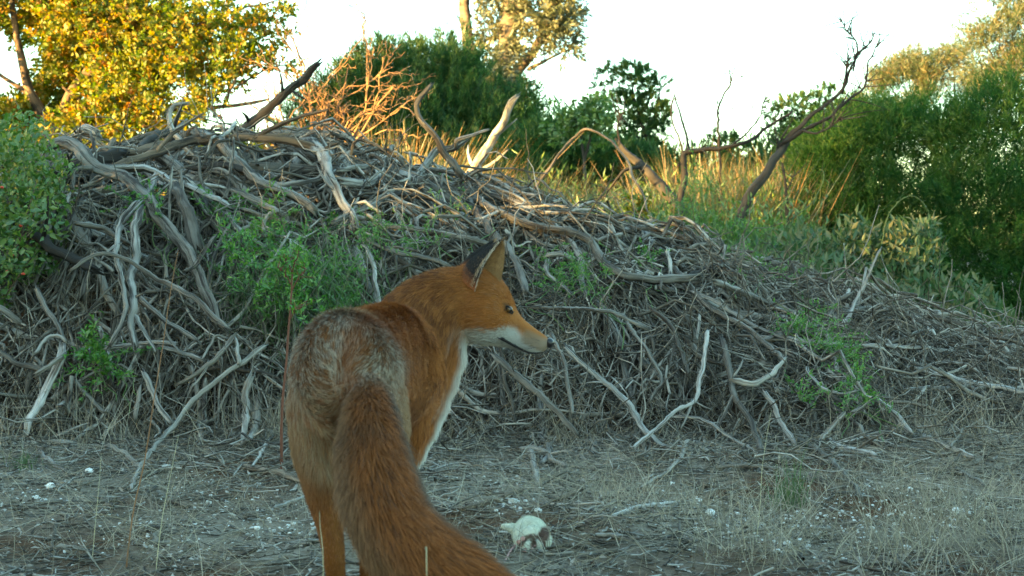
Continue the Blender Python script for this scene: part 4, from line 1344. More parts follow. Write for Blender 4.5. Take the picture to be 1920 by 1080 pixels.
tree('broadleaf_shrub', 'small open leafed shrub against the sky left of the clumped tree', 'shrub',
     [([(1100, 420, 13), (1095, 300, 13), (1080, 230, 13), (1060, 190, 13)], 9, 3), ([(1095, 300, 13), (1115, 230, 13), (1128, 200, 13)], 6, 2)], 'dark_wood',
     [(1085, 215, 13, 42, 32, 0.35), (1110, 200, 13, 28, 22, 0.3), (1065, 240, 13, 30, 28, 0.3), (1120, 245, 13, 26, 30, 0.3)],
     'bush_leaf', TG, ntuft=260, nper=9, tl=0.12, ll=0.06, lw=0.035, up=0.2, gap=5, spread=1.2)
tree('tall_tree', 'tall tree with a dark double trunk cut off by the top of the frame', 'tree',
     [([(935, 470, 25), (925, 300, 25), (930, 180, 25), (945, 90, 25), (960, 0, 25), (970, -120, 25)], 48, 34), ([(930, 200, 25), (975, 130, 24.8), (1010, 80, 24.6), (1040, 10, 24.5), (1060, -70, 24.5)], 22, 12),
      ([(925, 250, 25), (890, 120, 25), (875, 60, 25), (870, -60, 25)], 26, 20), ([(1010, 80, 24.6), (1050, 60, 24.4), (1075, 60, 24.3)], 7, 3), ([(990, 130, 24.8), (1030, 110, 24.6), (1060, 95, 24.5)], 8, 3)],
     'brown_wood', [(915, 115, 24.3, 42, 55, 0.9), (900, 180, 24.2, 45, 60, 0.9), (950, 180, 24.2, 38, 55, 0.8), (935, 60, 25.5, 45, 45, 0.9), (1040, 60, 24.4, 42, 42, 0.7), (1010, 30, 24.6, 45, 35, 0.8), (1065, 90, 24.3, 20, 22, 0.4), (1060, 20, 24.4, 30, 35, 0.6),
                    (880, 90, 24.5, 25, 40, 0.6), (990, -60, 24.8, 130, 70, 1.4), (1000, 110, 24.5, 30, 20, 0.5)],
     'tall_leaf', TG, ntuft=1500, nper=13, tl=0.26, ll=0.14, lw=0.042, up=0.0, gap=1.9, spread=1.0)
tree('clumped_tree', 'small tree with rounded dark clumps of leaf standing against the sky', 'tree',
     [([(1262, 480, 16), (1270, 380, 16), (1250, 310, 16), (1215, 260, 16), (1195, 200, 16), (1185, 160, 16)], 14, 5), ([(1250, 310, 16), (1190, 250, 16), (1150, 200, 16), (1125, 185, 16)], 8, 3),
      ([(1255, 330, 16), (1290, 280, 16), (1275, 215, 16), (1265, 180, 16)], 8, 3), ([(1215, 260, 16), (1230, 210, 16), (1238, 170, 16)], 7, 3), ([(1190, 250, 16), (1165, 260, 16), (1150, 240, 16)], 5, 2)],
     'dark_wood', [(1178, 148, 16, 34, 30, 0.30), (1205, 155, 16, 24, 24, 0.25), (1138, 135, 16, 12, 13, 0.12), (1120, 160, 16, 9, 12, 0.10), (1238, 160, 16, 17, 19, 0.18), (1175, 200, 16, 28, 26, 0.25), (1210, 200, 16, 26, 22, 0.25),
                   (1232, 215, 16, 22, 26, 0.2), (1195, 240, 16, 34, 26, 0.3), (1235, 245, 16, 22, 20, 0.2), (1170, 270, 16, 28, 18, 0.25), (1220, 275, 16, 24, 16, 0.2), (1150, 180, 16, 12, 14, 0.1)],
     'needle', TG, ntuft=800, nper=16, tl=0.07, ll=0.06, lw=0.014, up=0.3, shell_b=0.4)
tree('far_clumped_tree', 'far dark tree with several clumps behind the leaning dead trunk', 'tree',
     [([(1440, 440, 15.5), (1455, 330, 15.5), (1470, 270, 15.5), (1490, 220, 15.5)], 10, 4), ([(1455, 330, 15.5), (1520, 270, 15.5), (1550, 210, 15.5)], 9, 3)],
     'dark_wood', [(1488, 200, 15.5, 26, 22, 0.25), (1520, 195, 15.5, 20, 18, 0.2), (1552, 180, 15.5, 22, 18, 0.2), (1460, 235, 15.5, 22, 22, 0.2), (1500, 240, 15.5, 30, 24, 0.25), (1470, 262, 15.5, 20, 14, 0.2), (1560, 230, 15.5, 40, 34, 0.4), (1370, 270, 15.5, 26, 18, 0.25), (1345, 265, 15.5, 12, 12, 0.15), (1530, 225, 15.5, 34, 30, 0.3), (1590, 215, 15.5, 36, 34, 0.3), (1450, 205, 15.5, 14, 12, 0.15), (1570, 270, 15.5, 50, 34, 0.4)],
     'needle', TG, ntuft=760, nper=16, tl=0.07, ll=0.06, lw=0.014, up=0.3, shell_b=0.4)
tree('sheoak_tree', 'wispy weeping tree with orange lit crown above the dark bushes at right', 'tree',
     [([(1790, 480, 13), (1780, 330, 13), (1760, 230, 13), (1730, 150, 13)], 12, 3), ([(1780, 330, 13), (1830, 220, 13), (1850, 130, 13)], 9, 3), ([(1770, 300, 13), (1700, 220, 13), (1670, 160, 13)], 8, 3), ([(1750, 280, 13), (1680, 240, 13), (1640, 220, 13)], 6, 2), ([(1790, 300, 13), (1790, 200, 13), (1790, 120, 13)], 7, 2)],
     'dark_wood', [(1720, 150, 13, 45, 45, 0.45), (1690, 170, 13, 40, 45, 0.4), (1790, 120, 13, 38, 48, 0.4), (1780, 90, 13, 25, 35, 0.3), (1650, 180, 13, 32, 42, 0.35), (1740, 200, 13, 50, 35, 0.45), (1670, 225, 13, 50, 30, 0.4), (1820, 170, 13, 35, 40, 0.35), (1620, 215, 13, 28, 30, 0.3)],
     'sheoak', TG, ntuft=2600, nper=18, tl=0.18, ll=0.065, lw=0.006, up=0.5, spread=0.9, gap=5.5, gapt=0.0, shell_b=0.5)
tree('thin_branched_tree', 'sparse tree with thin dark forking branches at the top right corner', 'tree',
     [([(1960, 520, 12), (1950, 300, 12), (1890, 150, 12), (1850, 90, 12), (1835, 50, 12)], 9, 2), ([(1930, 240, 12), (1905, 150, 12), (1898, 80, 12), (1905, 30, 12)], 6, 2), ([(1890, 150, 12), (1850, 130, 12), (1830, 110, 12)], 4, 1.5), ([(1905, 150, 12), (1930, 90, 12), (1960, 60, 12)], 4, 1.5),
      ([(1870, 120, 12), (1875, 80, 12), (1870, 45, 12)], 4, 1.5)],
     'dark_wood', [(1850, 60, 12, 45, 28, 0.35), (1900, 60, 12, 40, 35, 0.35), (1830, 95, 12, 25, 30, 0.25), (1910, 110, 12, 30, 30, 0.3), (1870, 20, 12, 60, 25, 0.35), (1940, 30, 12, 50, 50, 0.4), (1870, 150, 12, 50, 40, 0.4), (1930, 130, 12, 40, 50, 0.4)],
     'sheoak', TG, ntuft=1500, nper=16, tl=0.16, ll=0.06, lw=0.007, up=0.5, spread=0.9, gap=5.5, shell_b=0.5)
tree('feathery_bush', 'tall soft dark green feathery bush behind the saltbush', 'bush',
     [([(1700, 620, 8.9), (1690, 500, 8.9), (1650, 350, 8.9)], 14, 5), ([(1720, 620, 8.9), (1760, 450, 8.9), (1800, 300, 8.9)], 12, 4)],
     'dark_wood', [(1545, 320, 9.4, 60, 60, 0.5), (1600, 250, 9.6, 55, 50, 0.4), (1680, 235, 9.5, 60, 50, 0.5), (1560, 300, 9.2, 70, 60, 0.5), (1640, 275, 9.2, 80, 60, 0.6), (1720, 275, 9.2, 80, 60, 0.6), (1600, 400, 9, 90, 70, 0.6), (1700, 390, 9, 100, 80, 0.7), (1540, 400, 9.3, 60, 70, 0.5), (1660, 480, 8.9, 130, 70, 0.7), (1530, 290, 9.5, 40, 45, 0.4),
                   (1560, 490, 9.2, 90, 60, 0.5), (1600, 250, 9.4, 50, 40, 0.4), (1680, 560, 9, 120, 60, 0.6), (1560, 560, 9.1, 90, 50, 0.5)],
     'feather', TG, ntuft=4800, nper=19, tl=0.13, ll=0.05, lw=0.0065, up=0.5, shell_b=0.36, spread=0.75, bumpy=2.2)
tree('feathery_bush', 'big soft green bush with yellowish shoot tips filling the right edge', 'bush',
     [([(1850, 640, 8.3), (1860, 480, 8.3), (1850, 300, 8.3)], 14, 5), ([(1880, 640, 8.3), (1930, 450, 8.3), (1950, 250, 8.3)], 12, 4)],
     'dark_wood', [(1850, 265, 8.5, 90, 70, 0.6), (1930, 195, 8.5, 70, 70, 0.5), (1780, 245, 8.8, 50, 40, 0.4), (1800, 370, 8.4, 80, 70, 0.6), (1890, 400, 8.3, 110, 90, 0.7), (1800, 480, 8.3, 90, 70, 0.6), (1900, 520, 8.2, 110, 80, 0.6), (1980, 350, 8.4, 90, 140, 0.6),
                   (1790, 280, 8.6, 50, 50, 0.4), (1860, 590, 8.2, 130, 50, 0.5), (2050, 450, 8.4, 120, 150, 0.6), (1870, 220, 8.6, 50, 40, 0.4)],
     'feather', TG, ntuft=4800, nper=19, tl=0.13, ll=0.05, lw=0.0065, up=0.5, shell_b=0.36, spread=0.75, bumpy=2.2)
tree('low_hedge_shrub', 'far low dark shrubs closing the horizon behind the left tree', 'shrub', None, 'dark_wood',
     [(60, 330, 16, 200, 70, 1.0), (300, 340, 16, 180, 60, 1.0), (520, 330, 17, 90, 70, 0.8), (-150, 300, 16, 180, 120, 1.0)],
     'yellow_leaf', TG, ntuft=1600, nper=12, tl=0.25, ll=0.13, lw=0.04, up=0.4)
tree('low_hedge_shrub', 'far low dark shrubs closing the horizon behind the sedge at centre right', 'shrub', None, 'dark_wood',
     [(1300, 345, 18, 200, 45, 1.0), (1500, 335, 18, 160, 60, 1.0), (1120, 360, 18, 160, 55, 0.8)],
     'needle', TG, ntuft=1100, nper=12, tl=0.25, ll=0.15, lw=0.03, up=0.6)


# dead trees
def dead_tree(name, label, limbs, wood, twigs=40, tw=(0.10, 0.30)):
    root = empty(name, label, 'dead tree')
    mb = MB()
    limb_set(mb, [limbs[0]], 12, 0.10)
    mb.build('trunk', M[wood], root)
    for l in limbs[1:]:
        mb = MB()
        limb_set(mb, [l], 7, 0.08)
        cs = np.array([P(*p) for p in l[0]])
        for k in range(int(twigs)):
            t = rng.uniform(0.4, 1)
            i = t * (len(cs) - 1)
            a = cs[int(i)] + (cs[min(int(i) + 1, len(cs) - 1)] - cs[int(i)]) * (i % 1)
            dr = unit(cs[-1] - cs[-2] + rdir(1)[0] * np.linalg.norm(cs[-1] - cs[-2]) * 1.0)
            L = rng.uniform(*tw)
            s = np.linspace(0, 1, 6)[:, None]
            tubes(mb, (a + dr * L * s + rdir(1)[0] * L * 0.3 * s ** 2)[None], np.linspace(0.004, 0.0012, 6)[None], 4)
        mb.build('limb', M[wood], root)


dead_tree('dead_tree', 'leaning dead tree with a forked bare crown at right centre',
          [([(1372, 470, 7.6), (1384, 425, 7.6), (1400, 375, 7.6), (1428, 335, 7.6), (1455, 295, 7.6), (1476, 262, 7.6)], 22, 13),
           ([(1476, 262, 7.6), (1510, 225, 7.6), (1545, 200, 7.6), (1580, 170, 7.6), (1597, 125, 7.6), (1612, 100, 7.6), (1630, 80, 7.6), (1641, 58, 7.6)], 10, 2.5),
           ([(1470, 268, 7.55), (1505, 245, 7.5), (1550, 222, 7.5), (1585, 190, 7.5), (1620, 165, 7.5), (1628, 120, 7.5), (1652, 72, 7.5)], 9, 2.5),
           ([(1580, 170, 7.6), (1588, 130, 7.6), (1589, 110, 7.6)], 6, 2), ([(1600, 130, 7.6), (1608, 90, 7.6), (1600, 70, 7.6), (1588, 58, 7.6), (1578, 40, 7.6)], 5, 2),
           ([(1505, 245, 7.5), (1530, 250, 7.4), (1560, 236, 7.4), (1575, 220, 7.4)], 5, 2), ([(1455, 295, 7.6), (1458, 275, 7.6), (1463, 262, 7.6)], 5, 2)],
          'dark_wood', 14, (0.06, 0.26))
dead_tree('dead_tree', 'black bent dead tree leaning left among the sedge',
          [([(1290, 430, 7.9), (1270, 385, 7.9), (1240, 350, 7.9), (1205, 312, 7.9), (1180, 292, 7.9), (1163, 275, 7.9)], 24, 12),
           ([(1270, 385, 7.9), (1283, 340, 7.9), (1282, 300, 7.9), (1290, 285, 7.9), (1330, 280, 7.85), (1375, 272, 7.8), (1417, 257, 7.8), (1440, 236, 7.8), (1480, 212, 7.75)], 13, 4),
           ([(1205, 312, 7.9), (1170, 320, 7.8), (1150, 345, 7.8), (1130, 372, 7.8)], 8, 3),
           ([(1375, 270, 7.8), (1400, 250, 7.75), (1425, 220, 7.75), (1430, 195, 7.75), (1440, 180, 7.75)], 4, 1.5),
           ([(1163, 275, 7.9), (1158, 240, 7.9), (1165, 215, 7.9)], 5, 2)],
          'dark_wood', 7, (0.05, 0.2))
dead_tree('dead_sapling', 'thin bare sapling standing upright against the white sky',
          [([(1350, 460, 9), (1349, 360, 9), (1348, 273, 9), (1348, 205, 9), (1358, 178, 9), (1370, 157, 9), (1367, 133, 9)], 6, 3),
           ([(1370, 157, 9), (1374, 140, 9), (1378, 124, 9)], 2.5, 1), ([(1368, 155, 9), (1360, 135, 9), (1355, 128, 9)], 2.5, 1), ([(1371, 152, 9), (1388, 145, 9), (1405, 143, 9)], 1.8, 0.8), ([(1349, 215, 9), (1344, 195, 9), (1345, 188, 9)], 2, 1),
           ([(1350, 225, 9), (1365, 205, 9), (1400, 202, 9), (1420, 196, 9)], 2, 0.8)],
          'dark_wood', 3, (0.03, 0.12))
dead_tree('dead_sapling', 'dark slender dead stem behind the leaning dead tree trunk',
          [([(1475, 520, 8.0), (1476, 420, 8.0), (1474, 360, 8.0), (1466, 310, 8.0)], 8, 4), ([(1474, 360, 8), (1486, 335, 8), (1490, 320, 8)], 3, 1)],
          'dark_wood', 2, (0.03, 0.12))
dead_tree('dead_sapling', 'bare whippy sapling right of the clumped tree',
          [([(1283, 300, 9), (1274, 260, 9), (1262, 235, 9), (1258, 205, 9), (1268, 170, 9), (1272, 160, 9)], 4, 1.5), ([(1258, 215, 9), (1262, 190, 9), (1270, 180, 9)], 2, 1)],
          'dark_wood', 2, (0.03, 0.12))

# sunlit spiny dead shrub
root = empty('spiny_shrub', 'dead spiny orange lit shrub standing behind the top of the crest', 'shrub')
mb = MB()


def spiny(p, d, L, r, lev):
    n = 7
    s = np.linspace(0, 1, n)[:, None]
    pts = p + d * L * s + rdir(1)[0] * L * 0.22 * s ** 2 + rng.normal(0, 0.006, (n, 3))
    tubes(mb, pts[None], np.linspace(r, r * 0.6, n)[None], 5, rough=0.15)
    ns = int(L / 0.035)
    if lev < 4:
        for k in range(ns):
            i = rng.integers(1, n)
            dd = unit(rdir(1)[0] + d * 0.3)
            l = rng.uniform(0.015, 0.05)
            sp = pts[i] + dd * l * np.linspace(0, 1, 3)[:, None]
            tubes(mb, sp[None], np.linspace(r * 0.55 + 0.0008, 0.0005, 3)[None], 3)
    if lev < 3:
        for k in range(2 if lev else 4):
            i = rng.integers(2, n)
            spiny(pts[i], unit(d * 1.0 + rdir(1)[0] * (0.9, 0.5, 0.8)), L * rng.uniform(0.4, 0.75), r * 0.68, lev + 1)


for (px, py, tx, ty) in [(575, 330, 620, 190), (590, 330, 690, 200), (560, 330, 540, 170), (620, 330, 745, 150), (590, 320, 600, 100), (600, 330, 640, 130), (610, 330, 720, 170), (580, 340, 640, 240), (540, 330, 520, 240), (600, 340, 610, 150), (620, 330, 660, 280), (600, 330, 560, 260)]:
    a, b2 = P(px, py, 7.0), P(tx, ty, 7.0)
    spiny(a, unit(b2 - a), np.linalg.norm(b2 - a) * 0.85, 0.0062, 0)
for k in range(4):
    a = P(565 + 14 * k, 345, 7.0)
    g = a.copy()
    g[2] = gz(g[0], g[1])
    rough_tube(mb, resample([g, (a + g) / 2 + (0.02, 0, 0), a], 10), np.full(10, 0.013), 6, 0.1)
mb.build('branch', M['lit_twig'], root)

# ------------------------------------------------------------------ unseen trees added behind the camera, shaped to shade the clearing
mb = MB()
T = 30000
s_ = -14.0 + rng.uniform(-1.2, 1.2, T)
t_ = np.where(rng.random(T) < 0.2, rng.uniform(-3, 3, T), rng.uniform(-14, 34, T))
z_ = rng.uniform(0, 8.2, T)
edge = 0.25 * np.sin(t_ * 2.3) + 0.18 * np.sin(t_ * 5.1 + 1)
top = np.where(t_ < 6.25, 7.4, np.where(t_ < 10.9, 2.42, np.where(t_ < 19, 5.6, 6.6))) + edge
top = np.where((t_ > 8.6) & (t_ < 10.4), 2.42 + edge * 0.6, top)
zo = z_ - 0.105 * (s_ + 14)
keep = zo < top


def hole(t, z):
    """gaps shaped into the added trees so low sun reaches chosen plants"""
    h = (np.abs(t - 3.86) < 0.40 + 0.08 * np.sin(z * 30)) & (np.abs(z - 2.69) < 0.12 + 0.04 * np.sin(t * 23))
    h |= (np.abs(t - 5.95) < 0.24) & (np.abs(z - 3.05) < 0.42)
    h |= (np.abs(t - 5.19) < 0.16) & (np.abs(z - 2.72) < 0.10)
    h |= (np.abs(t - 4.5) < 0.25) & (np.abs(z - 3.75) < 0.28)
    return h


keep &= ~hole(t_, zo)
keep &= ~((t_ > 13.2) & (t_ < 19) & (np.sin(t_ * 3.3) * np.sin(z_ * 3.9 + 1) > 0.45) & (z_ > 3.6))
keep |= (zo < 2.3)
s_, t_, z_ = s_[keep], t_[keep], z_[keep]
pos = np.stack([0.8 * s_ - 0.6 * t_, 0.6 * s_ + 0.8 * t_, z_], -1)
m = len(pos)
fs = np.where((t_ > 2.9) & (t_ < 6.5) & (z_ > 2.0) & (z_ < 4.5), 0.3, 1.0)
rep = np.where(fs < 1, 7, 1)
pos = np.repeat(pos, rep, 0)
fs = np.repeat(fs, rep)
m = len(pos)
jit = rng.normal(0, 0.30, (m, 3)) * (fs < 1)[:, None]
np_ = pos + jit
s2 = 0.8 * np_[:, 0] + 0.6 * np_[:, 1]
t2 = -0.6 * np_[:, 0] + 0.8 * np_[:, 1]
z2 = np_[:, 2] - 0.105 * (s2 + 14)
ok = (fs == 1) | ~(hole(t2, z2))
pos, fs = np_[ok], fs[ok]
m = len(pos)
leaves(mb, pos, rdir(m), unit(rdir(m) + (0.8, 0.6, 0)), rng.uniform(0.45, 0.75, m) * fs, rng.uniform(0.30, 0.5, m) * fs)
for k in range(30):
    t0 = -13 + k * 1.55
    g = np.array([0.8 * -14 - 0.6 * t0, 0.6 * -14 + 0.8 * t0, -0.1])
    hh = 2.3 if 5.3 < t0 < 13.6 else 5.2
    rough_tube(mb, resample([g, g + (0.1, 0, hh * 0.5), g + (0, 0.1, hh)], 10), np.linspace(0.14, 0.05, 10), 7, 0.1)
M['screen'] = mat_leaf('added_treeline_leaf', [(0.02, 0.04, 0.015), (0.04, 0.06, 0.02)], trans=0.06)
tag(mb.build('added_treeline', M['screen']), 'ragged unseen line of trees added behind the camera to shade the clearing', 'added_treeline', kind='stuff')

# ------------------------------------------------------------------ animals: one continuous body each
def ring_loft(rings, S=20, close=True):
    """rings: (centre, side vector, up vector) with the vectors carrying the half sizes"""
    th = np.arange(S) / S * 2 * np.pi
    K = len(rings)
    v = []
    for (c, s, u) in rings:
        v.append(c + np.cos(th)[:, None] * s + np.sin(th)[:, None] * u)
    v = np.array(v).reshape(-1, 3)
    f = []
    for i in range(K - 1):
        for j in range(S):
            f.append((i * S + j, i * S + (j + 1) % S, (i + 1) * S + (j + 1) % S, (i + 1) * S + j))
    t = []
    n = len(v)
    v = np.vstack([v, rings[0][0], rings[-1][0]])
    for j in range(S):
        t.append((n, (j + 1) % S, j))
        t.append((n + 1, (K - 1) * S + j, (K - 1) * S + (j + 1) % S))
    return v, np.array(f), np.array(t)


def fine_rings(rings, m):
    out = []
    arr = [np.array([r[k] for r in rings]) for k in range(3)]
    n = m * (len(rings) - 1) + 1
    x = np.linspace(0, len(rings) - 1, n)
    res = []
    for a in arr:
        p = np.vstack([2 * a[0] - a[1], a, 2 * a[-1] - a[-2]])
        o = []
        for t in x:
            k = min(int(t), len(rings) - 2)
            f = t - k
            A, Bq, C, D = p[k], p[k + 1], p[k + 2], p[k + 3]
            o.append(0.5 * (2 * Bq + (C - A) * f + (2 * A - 5 * Bq + 4 * C - D) * f * f + (3 * Bq - A - 3 * C + D) * f ** 3))
        res.append(np.array(o))
    return list(zip(*res))


def path_rings(pts, wide, tall, side_ref, m=3):
    """pts (K,3); half widths; a loft along a path, 'wide' along side_ref made perpendicular to the path"""
    pts = np.array(pts)
    tan = unit(np.gradient(pts, axis=0))
    out = []
    for p, t, w, h in zip(pts, tan, wide, tall):
        s = unit(side_ref - t * np.dot(side_ref, t))
        u = np.cross(s, t)
        out.append((p, s * w, u * h))
    return fine_rings(out, m)


def remeshed(lofts, voxel, smooth_n, name):
    mb = MB()
    for r in lofts:
        v, q, t = ring_loft(r, 24)
        mb.add(v, q=q, t=t)
    me = mb.mesh(name)
    o = bpy.data.objects.new('tmp', me)
    COL.objects.link(o)
    md = o.modifiers.new('r', 'REMESH')
    md.mode = 'VOXEL'
    md.voxel_size = voxel
    md.use_smooth_shade = True
    sm = o.modifiers.new('s', 'SMOOTH')
    sm.factor = 0.5
    sm.iterations = smooth_n
    dg = bpy.context.evaluated_depsgraph_get()
    me2 = bpy.data.meshes.new_from_object(o.evaluated_get(dg))
    bpy.data.objects.remove(o)
    me2.name = name
    return me2


def mesh_arrays(me):
    n = len(me.vertices)
    v = np.empty(n * 3)
    me.vertices.foreach_get('co', v)
    v = v.reshape(-1, 3)
    nr = np.empty(n * 3)
    me.vertex_normals.foreach_get('vector', nr)
    me.calc_loop_triangles()
    t = np.empty(len(me.loop_triangles) * 3, np.int32)
    me.loop_triangles.foreach_get('vertices', t)
    return v, nr.reshape(-1, 3), t.reshape(-1, 3)


def set_col(me, col):
    a = me.attributes.new('col', 'FLOAT_COLOR', 'POINT')
    c = np.ones((len(col), 4), np.float32)
    c[:, :3] = col
    a.data.foreach_set('color', c.ravel())


def rings_skeleton(rings, region, flow_sign):
    c = np.array([r[0] for r in rings])
    fl = unit(np.gradient(c, axis=0)) * flow_sign
    rad = np.array([(np.linalg.norm(r[1]) + np.linalg.norm(r[2])) / 2 for r in rings])
    v = np.linspace(0, 1, len(c))
    return c, fl, rad, np.full(len(c), region), v


YV = np.array([0.0, 1.0, 0.0])
XV = np.array([1.0, 0.0, 0.0])
fox_rings = {}
# trunk: from the rump (near) to the chest (far), heading away and a little right
tr = [  # px, py, depth, half width m, half height m
    (640, 690, 1.600, 0.020, 0.026), (642, 700, 1.625, 0.047, 0.062), (645, 705, 1.67, 0.062, 0.080), (650, 705, 1.73, 0.066, 0.082), (664, 700, 1.80, 0.066, 0.080), (690, 690, 1.90, 0.064, 0.082),
    (716, 686, 2.00, 0.065, 0.090), (741, 690, 2.09, 0.067, 0.096), (763, 692, 2.16, 0.065, 0.094), (780, 690, 2.22, 0.052, 0.074), (790, 688, 2.255, 0.022, 0.034)]
fox_rings['trunk'] = path_rings([P(a, b_, c) for a, b_, c, _, _ in tr], [t[3] for t in tr], [t[4] for t in tr], XV, 3)
rf = [(645, 690, 1.68, 0.055, 0.045), (642, 745, 1.69, 0.066, 0.050), (644, 795, 1.70, 0.063, 0.048), (648, 835, 1.71, 0.052, 0.038), (652, 865, 1.72, 0.034, 0.024)]
fox_rings['croup'] = path_rings([P(a, b_, c) for a, b_, c, _, _ in rf], [t[3] for t in rf], [t[4] for t in rf], XV, 3)
sh = [(758, 620, 2.10, 0.048, 0.040), (768, 680, 2.11, 0.050, 0.044), (766, 735, 2.11, 0.050, 0.043), (756, 790, 2.12, 0.046, 0.038), (748, 845, 2.13, 0.032, 0.026)]
fox_rings['shoulder'] = path_rings([P(a, b_, c) for a, b_, c, _, _ in sh], [t[3] for t in sh], [t[4] for t in sh], YV, 3)
# neck: up from the shoulders, curving right into the back of the head
nk = [(752, 660, 2.12, 0.050, 0.060), (770, 628, 2.15, 0.056, 0.064), (793, 600, 2.175, 0.058, 0.062), (820, 578, 2.19, 0.056, 0.058), (850, 566, 2.20, 0.053, 0.055), (884, 566, 2.20, 0.048, 0.053)]
fox_rings['neck'] = path_rings([P(a, b_, c) for a, b_, c, _, _ in nk], [t[3] for t in nk], [t[4] for t in nk], YV, 3)
# chest front
ch = [(836, 590, 2.19, 0.044, 0.040), (826, 640, 2.19, 0.046, 0.044), (812, 685, 2.19, 0.050, 0.044), (797, 730, 2.19, 0.052, 0.043), (780, 780, 2.18, 0.050, 0.040), (765, 830, 2.17, 0.040, 0.032), (756, 870, 2.16, 0.026, 0.022)]
fox_rings['chest'] = path_rings([P(a, b_, c) for a, b_, c, _, _ in ch], [t[3] for t in ch], [t[4] for t in ch], YV, 3)
# head: rings given by the outline above and below, half width
HD = [((862, 503), (866, 636), 0.042), ((888, 500), (884, 641), 0.050), ((912, 506), (902, 646), 0.053), ((934, 520), (920, 648), 0.049), ((951, 541), (937, 650), 0.039), ((962, 563), (950, 653), 0.0285),
      ((971, 584), (963, 656), 0.0205), ((985, 600), (977, 660), 0.0170), ((1000, 612), (992, 664), 0.0150), ((1014, 622), (1005, 666), 0.0135), ((1025, 630), (1014, 664), 0.0115), ((1032, 638), (1024, 657), 0.0070)]


def hdepth(px):
    return 2.2 + (px - 915) * 0.00088 * 0.10


hr = []
for (a, b_, w) in HD:
    A, Bq = P(a[0], a[1], hdepth(a[0])), P(b_[0], b_[1], hdepth(b_[0]))
    side = unit(np.array([-0.10, 1.0, 0.0])) * w
    hr.append(((A + Bq) / 2, side, (A - Bq) / 2))
fox_rings['head'] = fine_rings(hr, 3)
# legs
def leg(name, pts, w, h):
    fox_rings[name] = path_rings([P(*p) for p in pts], w, h, XV, 3)


leg('hind_left', [(606, 735, 1.72), (597, 800, 1.72), (597, 860, 1.715), (606, 915, 1.70), (615, 965, 1.69), (622, 1010, 1.675), (627, 1050, 1.67), (630, 1100, 1.68), (632, 1160, 1.69), (633, 1200, 1.68), (635, 1225, 1.655)],
    [0.038, 0.035, 0.029, 0.023, 0.0185, 0.0145, 0.0135, 0.012, 0.0125, 0.017, 0.016], [0.055, 0.057, 0.050, 0.038, 0.028, 0.020, 0.017, 0.013, 0.0135, 0.020, 0.016])
leg('hind_right', [(692, 730, 1.755), (702, 805, 1.745), (702, 880, 1.735), (700, 940, 1.72), (697, 985, 1.705), (695, 1020, 1.695), (694, 1055, 1.69), (692, 1100, 1.70), (690, 1160, 1.71), (690, 1196, 1.70), (690, 1222, 1.675)],
    [0.044, 0.044, 0.036, 0.026, 0.0185, 0.0145, 0.0135, 0.012, 0.0125, 0.017, 0.016], [0.055, 0.060, 0.055, 0.042, 0.028, 0.020, 0.017, 0.013, 0.0135, 0.020, 0.016])
leg('fore_left', [(712, 760, 2.15), (708, 830, 2.15), (705, 900, 2.15), (703, 970, 2.15), (702, 1030, 2.145), (702, 1065, 2.12)], [0.03, 0.023, 0.017, 0.014, 0.014, 0.017], [0.036, 0.026, 0.018, 0.014, 0.015, 0.018])
leg('fore_right', [(758, 770, 2.17), (750, 830, 2.165), (745, 900, 2.16), (742, 970, 2.16), (741, 1026, 2.155), (741, 1060, 2.13)], [0.03, 0.023, 0.017, 0.014, 0.014, 0.017], [0.036, 0.026, 0.018, 0.014, 0.015, 0.018])
# tail
tl = [(684, 690, 1.66), (688, 735, 1.60), (692, 785, 1.555), (697, 840, 1.525), (705, 895, 1.50), (722, 950, 1.475), (750, 1000, 1.455), (796, 1046, 1.44), (860, 1086, 1.43), (925, 1115, 1.42), (975, 1128, 1.41)]
tw = [0.016, 0.020, 0.026, 0.033, 0.0375, 0.0395, 0.0395, 0.038, 0.033, 0.024, 0.010]
fox_rings['tail'] = path_rings([P(*p) for p in tl], tw, tw, np.array([0.9, 0.45, 0.1]), 3)

fox_me = remeshed(list(fox_rings.values()), 0.0048, 4, 'fox')
FV, FN, FT = mesh_arrays(fox_me)
sk = [rings_skeleton(fox_rings['trunk'], 0, -1), [q_ * 0 + 0.8 if i_ == 4 else q_ for i_, q_ in enumerate(rings_skeleton(fox_rings['shoulder'], 0, 1))], [q_ * (0.0 if i_ == 4 else 1) if i_ != 1 else q_ for i_, q_ in enumerate(rings_skeleton(fox_rings['croup'], 0, 1))], rings_skeleton(fox_rings['neck'], 1, -1), rings_skeleton(fox_rings['chest'], 2, 1), rings_skeleton(fox_rings['head'], 3, -1),
      rings_skeleton(fox_rings['hind_left'], 4, 1), rings_skeleton(fox_rings['hind_right'], 4, 1), rings_skeleton(fox_rings['fore_left'], 6, 1), rings_skeleton(fox_rings['fore_right'], 6, 1),
      rings_skeleton(fox_rings['tail'], 5, 1)]
SKC = np.vstack([s[0] for s in sk])
SKF = np.vstack([s[1] for s in sk])
SKR = np.concatenate([s[2] for s in sk])
SKG = np.concatenate([s[3] for s in sk])
SKV = np.concatenate([s[4] for s in sk])


